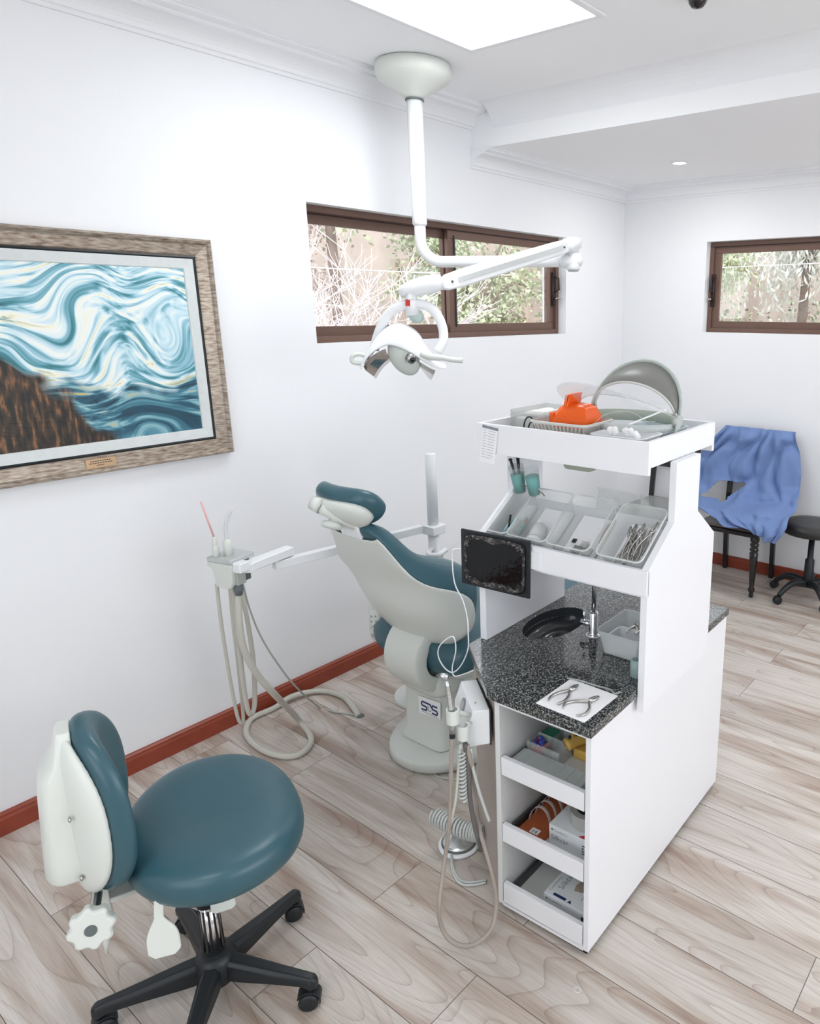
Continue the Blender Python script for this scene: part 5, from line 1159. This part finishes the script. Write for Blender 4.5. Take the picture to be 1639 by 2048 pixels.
for r_ in range(5):
    for c_ in range(3):
        a = R(150+c_*14); gm_.box(-.0005, .0008, -.003, .003, 0, .003, Matrix.Translation((.185+.0375*math.cos(a), .068+.0375*math.sin(a), z0+.03+.010*r_)) @ Matrix.Rotation(a, 4, 'Z'))
gm_.build('printed_lines', greyink, t)
# drawer 2
z0 = .2665
t = thing('archwire_rack', 'orange wooden rack holding clear plastic half rings in the middle drawer', 'rack', (.2, .26, z0))
MB().box(.030, .36, .200, .298, z0, z0+.012).build('board', wood_o, t, bevel=.003)
MB().box(.030, .052, .200, .298, z0+.012, z0+.022).build('front_strip', wood_o, t, bevel=.002)
pc_m = mat('ring_plastic', (.72, .62, .58), .1, alpha=.5)
for k in range(7):
    x = .105+.034*k; pts = [Vector((x+.012*math.sin(a*PI/10), .249+.040*math.cos(a*PI/10), z0+.014+.055*math.sin(a*PI/10))) for a in range(11)]
    MB().loft([[p+Vector((dx, 0, 0)) for p in pts] for dx in (-.006, .006)], caps=False, closed=False).build('half_ring', pc_m, t, smooth=True, solid=.0015)
lb = thing('number_label', 'small white label reading 14 on the orange wooden rack', 'label', (.07, .24, z0+.022))
MB().box(.058, .080, .226, .256, z0+.0135, z0+.0165).build('card', paper, lb)
text('digits', '14', .021, Vector((.060, .252, z0+.0168)), (0, -1, 0), (1, 0, 0), ink, lb)
def glove_box(x0, x1, y0, y1, z0, z1, label, front_only):
    t = thing('glove_box', label, 'box', ((x0+x1)/2, (y0+y1)/2, z0))
    MB().box(x0, x1, y0, y1, z0, z1).build('carton', mat('carton_white_%s' % ('b' if front_only else 'a'), (.80, .83, .85), .45), t, bevel=.001)
    h = z1-z0; f = x0-.0006
    MB().tube([(f, y1-.012, z1-.014), (f-.0004, y1-.012, z1-.014)], .0042, 12).build('emblem', greyink, t)
    text('small_lettering', 'Cranberry', .0115, Vector((f, y1-.018, z1-.018)), (0, -1, 0), (0, 0, 1), greyink, t)
    return t
g = glove_box(.072, .30, .034, .190, z0, z0+.066, 'white glove carton printed Silkcar with a dark roll on it, middle drawer', True)
text('large_lettering', 'Silkcar', .024, Vector((.0713, .182, z0+.018)), (0, -1, 0), (0, 0, 1), greyink, g)
for k in range(4): 
    bm_ = MB()
    for q in range(5): bm_.box(.0708, .0716, .070-.006*q-.0045, .070-.006*q, z0+.014+.009*k, z0+.0175+.009*k)
    bm_.build('printed_line', ink, g)
MB().prism([(-.004, .086), (-.004, .060), (.012, .050), (.012, .070)], z0+.0660, z0+.0665, Matrix.Translation((.078, 0, 0))).build('red_flash', redprint, g)
t = thing('tape_roll', 'roll of clear film with a dark core on the middle drawer glove carton', 'roll', (.15, .098, z0+.067))
rc = Vector((.150, .098, z0+.067))
MB().lathe([(.036, 0), (.056, 0), (.056, .045), (.036, .045), (.036, 0)], rc, seg=40, caps=False).build('film', mat('grey_film', (.50, .50, .48), .2, alpha=.85), t, smooth=False)
MB().lathe([(0, .002), (.036, .002), (.036, .043), (0, .040)], rc, seg=32).build('core', black_pl, t)
# drawer 3
z0 = .0405
g = glove_box(.048, .29, .040, .194, z0, z0+.056, 'white glove carton printed Silkcar on its top, lying in the bottom drawer', False)
zt = z0+.0563
text('large_lettering', 'Silkcar', .028, Vector((.088, .150, zt)), (1, 0, 0), (0, 1, 0), greyink, g)
text('small_lettering', 'Cranberry', .015, Vector((.066, .178, zt)), (1, 0, 0), (0, 1, 0), greyink, g)
MB().box(.056, .066, .120, .165, zt-.0002, zt+.0002).build('navy_bar', navy, g)
MB().prism([(.055, .112), (.068, .106), (.056, .098)], zt-.0002, zt+.0002).build('navy_wedge', navy, g)
MB().prism([(.105, .118), (.128, .125), (.150, .118), (.160, .100), (.140, .095), (.130, .085), (.112, .092)], zt-.0002, zt+.0002).build('glove_picture', mat('sepia_print', (.45, .36, .28), .6), g)
for k in range(3):
    bm_ = MB()
    for q in range(8): bm_.box(.085+.012*q, .094+.012*q, .078-.012*k, .0805-.012*k, zt-.0002, zt+.0002)
    bm_.build('printed_line', greyink, g)
MB().box(.0470, .0482, .046, .056, z0+.006, z0+.040).build('code_patch', ink, g)

# ---- instrument box on the clipped corner ----
t = thing('handpiece_box', 'white slant-topped control box with round dial on the clipped cabinet corner', 'control box', ch(.10, .05, .60))
def chM(): return Matrix(((D1.x, N1.x, 0, OC.x), (D1.y, N1.y, 0, OC.y), (0, 0, 1, 0), (0, 0, 0, 1)))
CM = chM()
bx_ = MB()
sec = [(.010, .585), (.010, .700), (.062, .703), (.085, .640), (.085, .592), (.080, .585)]     # n, z
bx_.loft([[CM @ Vector((d, n, z+dz)) for n, z in sec] for d, dz in ((.015, 0), (.205, 0))])
bxo = bx_.build('housing', white_pl, t, bevel=.004)
MB().loft([[CM @ Vector((d, n, z)) for n, z in ((.008, .583), (.008, .702), (.012, .702), (.012, .583))] for d in (.012, .21)]).build('back_plate', black_pl, t)
dn = Vector((0, .063, .023)).normalized()
dc = CM @ Vector((.11, .0735, .672)); dnw = (CM.to_3x3() @ Vector((0, .94, .34))).normalized()
dl = MB().tube([dc-dnw*.002, dc+dnw*.003], .022, 28).build('dial', greyink, t)
MB().tube([dc+dnw*.0025, dc+dnw*.005], .018, 28).build('dial_face', alu, dl)
MB().ell(CM @ Vector((.06, .045, .7035)), .003, .003, .002).build('screw', steel, t)
# holders
def holder(d, n, z, nm_label):
    mb = MB(); rg = []
    for zz in (z-.022, z+.022):
        c_ = []
        for k in range(15): a = R(-60+k*300/14); c_.append(CM @ Vector((d+.019*math.cos(a+PI/2), n+.019*math.sin(a+PI/2), zz)))
        for k in range(15): a = R(240-k*300/14); c_.append(CM @ Vector((d+.0145*math.cos(a+PI/2), n+.0145*math.sin(a+PI/2), zz)))
        rg.append(c_)
    mb.loft(rg); return mb.build('holder', bone, t, bevel=.001)
ha = CM.inverted() @ (CF.inverted() @ Vector((1.3032, 1.3249, 0.7210))); hb2 = CM.inverted() @ (CF.inverted() @ Vector((1.3263, 1.3080, 0.6652)))
holder(ha.x, ha.y, ha.z, ''); holder(hb2.x, hb2.y, hb2.z, '')
MB().tube([CM @ Vector((ha.x+.015, ha.y-.012, ha.z)), CM @ Vector((.02, .07, ha.z-.03))], .008, 10).tube([CM @ Vector((hb2.x+.012, hb2.y-.012, hb2.z)), CM @ Vector((.02, .07, hb2.z+.0))], .008, 10).build('holder_stem', bone, t, smooth=True)
FR[0] = ID
def Dp(l): return [Vector(p) for p in l]
hp0 = Dp([(1.2873, 1.3364, 0.8494), (1.2925, 1.3326, 0.8342), (1.2977, 1.3289, 0.7733), (1.3028, 1.3251, 0.7081), (1.3004, 1.3269, 0.6633)])
t = thing('dental_handpiece', 'silver dental drill handpiece standing in the left holder beside the white box', 'handpiece', hp0[-1])
MB().tube([hp0[1], hp0[1].lerp(hp0[2], .3), hp0[2], hp0[3], hp0[4]], [.0050, .0058, .0085, .0095, .0085], 16).build('grip', alu, t, smooth=True)
hd0 = hp0[0]; MB().tube([hd0+Vector((.008, -.004, -.006)), hd0+Vector((.004, -.002, -.001)), hd0+Vector((-.008, .006, .004))], [.0075, .0085, .0075], 14).build('head', alu, t, smooth=True)
kn_ = MB()
for k in range(6): 
    p = hp0[1].lerp(hp0[2], .35+.1*k); q = hp0[1].lerp(hp0[2], .38+.1*k); kn_.tube([p, q], .0085, 14)
kn_.build('knurling', steel, t, smooth=True)
MB().tube([hp0[4]+Vector((0, 0, .002)), hp0[4]+Vector((0, 0, -.012))], .0088, 14).build('black_ring', black_pl, t)
GH2 = None
hose([(1.2990, 1.3279, 0.6539), (1.2957, 1.3303, 0.5788), (1.2896, 1.3347, 0.4454), (1.2831, 1.3395, 0.3432), (1.2704, 1.3487, 0.2408)]+[(1.1968, 1.3015, 0.1700), (1.2028, 1.3077, 0.0900), (1.2096, 1.2819, 0.0400), (1.2343, 1.2392, 0.0200), (1.2709, 1.2083, 0.0300), (1.3099, 1.1963, 0.0600), (1.3410, 1.2080, 0.1200), (1.3435, 1.2241, 0.2000), (1.3486, 1.2548, 0.2700), (1.3656, 1.2929, 0.3200), (1.4129, 1.3507, 0.3800)]+[(1.3427, 1.2961, 0.5498), (1.3347, 1.3019, 0.6187)], .0065, hose_d, 'long taupe hose from the drill handpiece sweeping down to the floor and back', 8, 'handpiece_hose')
hose([(1.3194, 1.3130, 0.6258), (1.3113, 1.3189, 0.5413), (1.3043, 1.3240, 0.4583), (1.2971, 1.3293, 0.4122), (1.2900, 1.3344, 0.3761)], .0045, hose_m, 'thin pale hose hanging between the two holders', 6, 'handpiece_hose')
hose([(1.3301, 1.3053, 0.6248), (1.3351, 1.3016, 0.5349), (1.3376, 1.2998, 0.4315), (1.3477, 1.2925, 0.3320), (1.3610, 1.2828, 0.2471)], .0075, hose_k, 'dark grey hose hanging straight under the white control box', 6, 'handpiece_hose')
hose([(1.3427, 1.2961, 0.6050), (1.3451, 1.2944, 0.5491), (1.3590, 1.2843, 0.4600), (1.3736, 1.2736, 0.3861), (1.3829, 1.2669, 0.3444)], .0050, hose_g, 'light grey tube slanting from the control box to the cabinet side', 6, 'air_tube')
# coiled tubes
def coil(path, rad, r, turns, label, m=hose_g):
    P = bez(path, 12); n = turns*14; pts = []
    for i in range(n+1):
        q = i/n*(len(P)-1); a = int(q); b = min(a+1, len(P)-1); c_ = P[a].lerp(P[b], q-a); td = (P[min(a+1, len(P)-1)]-P[max(a-1, 0)]).normalized()
        u = td.cross(Vector((.6, -.8, .1))).normalized(); v_ = td.cross(u); th = 2*PI*turns*i/n
        pts.append(c_+u*rad*math.cos(th)+v_*rad*math.sin(th))
    return one(MB().tube(pts, r, 7), 'coiled_tube', m, label, 'coiled tube', smooth=True)
coil([(1.4935, 1.6290, 0.1200), (1.4976, 1.5548, 0.1200), (1.5081, 1.4820, 0.1200), (1.5246, 1.4350, 0.1200)], .026, .0050, 17, 'coiled grey air tube lying sideways over the foot pedal')
lp2 = Vector((1.5502, 1.4514, 0.1150))
coil([(1.3201, 1.3126, 0.6058), (1.3204, 1.3123, 0.5220), (1.3207, 1.3121, 0.4364)], .010, .0034, 13, 'tight coiled grey cord hanging below the control box', hose_g)
# foot pedal
fp = Vector((1.5426, 1.5603, 0.0000))
t = thing('foot_pedal', 'round foot pedal with brushed metal cone on a white base beside the cabinet', 'foot pedal', fp)
MB().lathe([(0, .001), (.068, .001), (.074, .004), (.074, .009), (.066, .014), (0, .014)], fp, seg=44).build('base', white_pl, t, smooth=True)
MB().lathe([(0, .014), (.056, .014), (.060, .018), (.058, .026), (.050, .030), (.014, .060), (.006, .064), (0, .064)], fp, seg=44).build('metal_cone', alu, t, smooth=True)
MB().lathe([(.0, .0145), (.063, .0145), (.063, .0185), (.0, .0185)], fp, seg=44).build('rubber_ring', dgrey_pl, t)
for k in range(2): hose([Vector(p)+Vector((.010*k, .006*k, 0)) for p in [(1.4916, 1.5491, 0.0160), (1.4533, 1.5097, 0.0060), (1.4235, 1.4689, 0.0050), (1.4120, 1.4257, 0.0050), (1.4314, 1.3921, 0.0050), (1.4658, 1.3632, 0.0050)]], .0042, hose_g, ('outer' if k else 'inner')+' grey tube of the pair curving on the floor from the foot pedal', 6, 'pedal_tube')
one(MB().tube(bez([(1.8073, 1.9749, 0.0040), (1.7722, 1.9212, 0.0040), (1.7743, 1.8745, 0.0040), (1.7937, 1.8372, 0.0040), (1.8323, 1.7632, 0.0040)], 6), .003, 8), 'floor_cable', hose_g, 'grey cable on the floor along the dental chair base', 'cable', smooth=True)
one(MB().lathe([(.0085, 0), (.0095, .001), (.0085, .002), (.0080, .001), (.0085, 0)], (1.3280, 0.8994, 0.0000), caps=False), 'plastic_ring', white_pl, 'tiny white plastic ring lying on the floor planks', 'ring', smooth=True)

# ================= BACK OF THE ROOM =================
def dining_chair(cx, cy, label):
    t = thing('dining_chair', label, 'chair', (cx, cy, 0), 0, 'black dining chairs by the back wall')
    x0, x1, y0, y1 = cx-.225, cx+.225, cy-.22, cy+.22
    MB().prism([(x0, y0-.01), (x1, y0+.025), (x1, y1-.025), (x0, y1+.01)], .415, .445).build('seat_frame', black_gl, t, bevel=.008)
    MB().prism([(x0+.012, y0+.005), (x1-.01, y0+.035), (x1-.01, y1-.035), (x0+.012, y1-.005)], .445, .462).build('seat', seat_br, t, bevel=.008)
    prf = [(.014, 0), (.016, .02), (.013, .03), (.022, .045), (.022, .06), (.015, .072), (.018, .10), (.026, .26), (.029, .31), (.020, .318), (.029, .327), (.029, .340), (.020, .350), (.029, .360), (.029, .372), (.020, .382), (.030, .39), (.030, .418), (0, .418)]
    for yy in (y0+.025, y1-.025): MB().lathe([(0, 0)]+prf, (x0+.032, yy, 0), seg=20).build('leg', black_gl, t, smooth=True)
    for yy in (y0+.045, y1-.045): MB().bar((x1+.015, yy, 0), (x1-.018, yy, .44), .032, .034).build('leg', black_gl, t, bevel=.004)
    for yy in (y0+.045, y1-.045): MB().bar((x1-.018, yy, .44), (x1+.055, yy, 1.03), .036, .028, up=(1, 0, 0)).build('back_post', black_gl, t, bevel=.004)
    MB().bar((x1+.056, y0+.03, 1.005), (x1+.056, y1-.03, 1.005), .025, .085).build('top_rail', black_gl, t, bevel=.008)
    MB().bar((x1+.018, y0+.05, .72), (x1+.018, y1-.05, .72), .020, .05).build('back_rail', black_gl, t, bevel=.004)
    return t
dining_chair(4.55, 1.79, 'black dining chair with turned legs under the draped blue cloth')
dining_chair(4.56, 2.42, 'black dining chair mostly hidden behind the white tower shelf')
# blue cloth over the chair: a sheet of rows from the top rail down to the seat
rows = [[4.7650, 1.9947, 1.0626, 4.7650, 1.5156, 1.0581], [4.7420, 2.0039, 1.0682, 4.7420, 1.5088, 1.0685], [4.7280, 2.0396, 1.0167, 4.7280, 1.4866, 1.0191], [4.7220, 2.0901, 0.9548, 4.7220, 1.4657, 0.9550], [4.7150, 2.1479, 0.8767, 4.7150, 1.4482, 0.8569], [4.7000, 2.1675, 0.7961, 4.7000, 1.4362, 0.7761], [4.6900, 2.1697, 0.7125, 4.6900, 1.4337, 0.7100], [4.6600, 2.1589, 0.6343, 4.6600, 1.4228, 0.6595], [4.6000, 2.1304, 0.5691, 4.6000, 1.4090, 0.6130], [4.5000, 2.0853, 0.5496, 4.5000, 1.3935, 0.5906], [4.3800, 2.0013, 0.5429, 4.3800, 1.3769, 0.5681], [4.3250, 1.9088, 0.5288, 4.3250, 1.3734, 0.5229], [4.3000, 1.8173, 0.5022, 4.3000, 1.3929, 0.4796], [4.3000, 1.7062, 0.5084, 4.3000, 1.4456, 0.4163]]
import mathutils
cn = mathutils.noise
nu = 90; sub_ = 6; grid = []
for i in range(len(rows)-1):
    for k in range(sub_):
        f = k/sub_; f2 = f*f*(3-2*f)*.5+f*.5; grid.append([a*(1-f)+b*f for a, b in zip(rows[i], rows[i+1])])
grid.append(rows[-1])
vs = []; fs = []
for j, r_ in enumerate(grid):
    for i in range(nu+1):
        u = i/nu; v = j/(len(grid)-1); p = Vector(r_[:3]).lerp(Vector(r_[3:]), u)
        fold = .028*math.sin(u*19+v*9+3*cn.noise(Vector((u*3, v*3, 0))))+.016*math.sin((u*9-v*16)+2*cn.noise(Vector((u*4, v*5, 2))))+.012*cn.noise(Vector((u*14, v*10, 5)))
        am = min(1, v*5)
        if v > .60: am *= .8
        vs.append(p+Vector((-abs(fold)*am*1.3-.004, fold*.15*am, .45*fold*am if v > .6 else 0)))
def px_hole(u, v):
    return (.24-.20*(v-.49)/.14 < u < .52-.25*(v-.49)/.14) and .49 < v < .63
W_ = nu+1
for j in range(len(grid)-1):
    for i in range(nu):
        u = (i+.5)/nu; v = (j+.5)/(len(grid)-1)
        if px_hole(u, v): continue
        fs.append((j*W_+i, j*W_+i+1, (j+1)*W_+i+1, (j+1)*W_+i))
one(MB().add(vs, fs), 'draped_cloth', blue_cloth, 'crumpled blue surgical cloth draped over the back and seat of the black chair', 'cloth', smooth=True, solid=.003, sub=1)
# black round stool
t = thing('round_stool', 'black round-topped swivel stool cut by the right edge of the photo', 'stool', (4.60, 1.27, 0))
cx, cy = 4.56, 1.29
MB().lathe([(0, .455), (.165, .455), (.190, .463), (.197, .485), (.195, .508), (.180, .520), (.12, .524), (0, .522)], (cx, cy, 0), seg=44).build('seat', mat('black_vinyl', (.02, .019, .019), .35), t, smooth=True)
MB().tube([(cx, cy, .10), (cx, cy, .14), (cx, cy, .27), (cx, cy, .28), (cx, cy, .455)], [.036, .032, .030, .020, .018], 20).build('column', black_pl, t, smooth=True)
for deg in (150, 222, 294, 6, 78):
    a = R(deg); d = Vector((math.cos(a), math.sin(a), 0)); s_ = Vector((-d.y, d.x, 0)); o = Vector((cx, cy, 0)); P_ = bez([o+d*.01+Vector((0, 0, .105)), o+d*.12+Vector((0, 0, .125)), o+d*.19+Vector((0, 0, .095)), o+d*.238+Vector((0, 0, .055))], 4)
    MB().tube(P_, [.028, .024, .020, .018, .016], 10, flat=1.0).build('leg', black_pl, t, smooth=True)
    wc = o+d*.245+Vector((0, 0, .027))
    MB().tube([wc-s_*.020, wc-s_*.016, wc+s_*.016, wc+s_*.020], [.021, .0265, .0265, .021], 18).build('caster', black_pl, t, smooth=True)
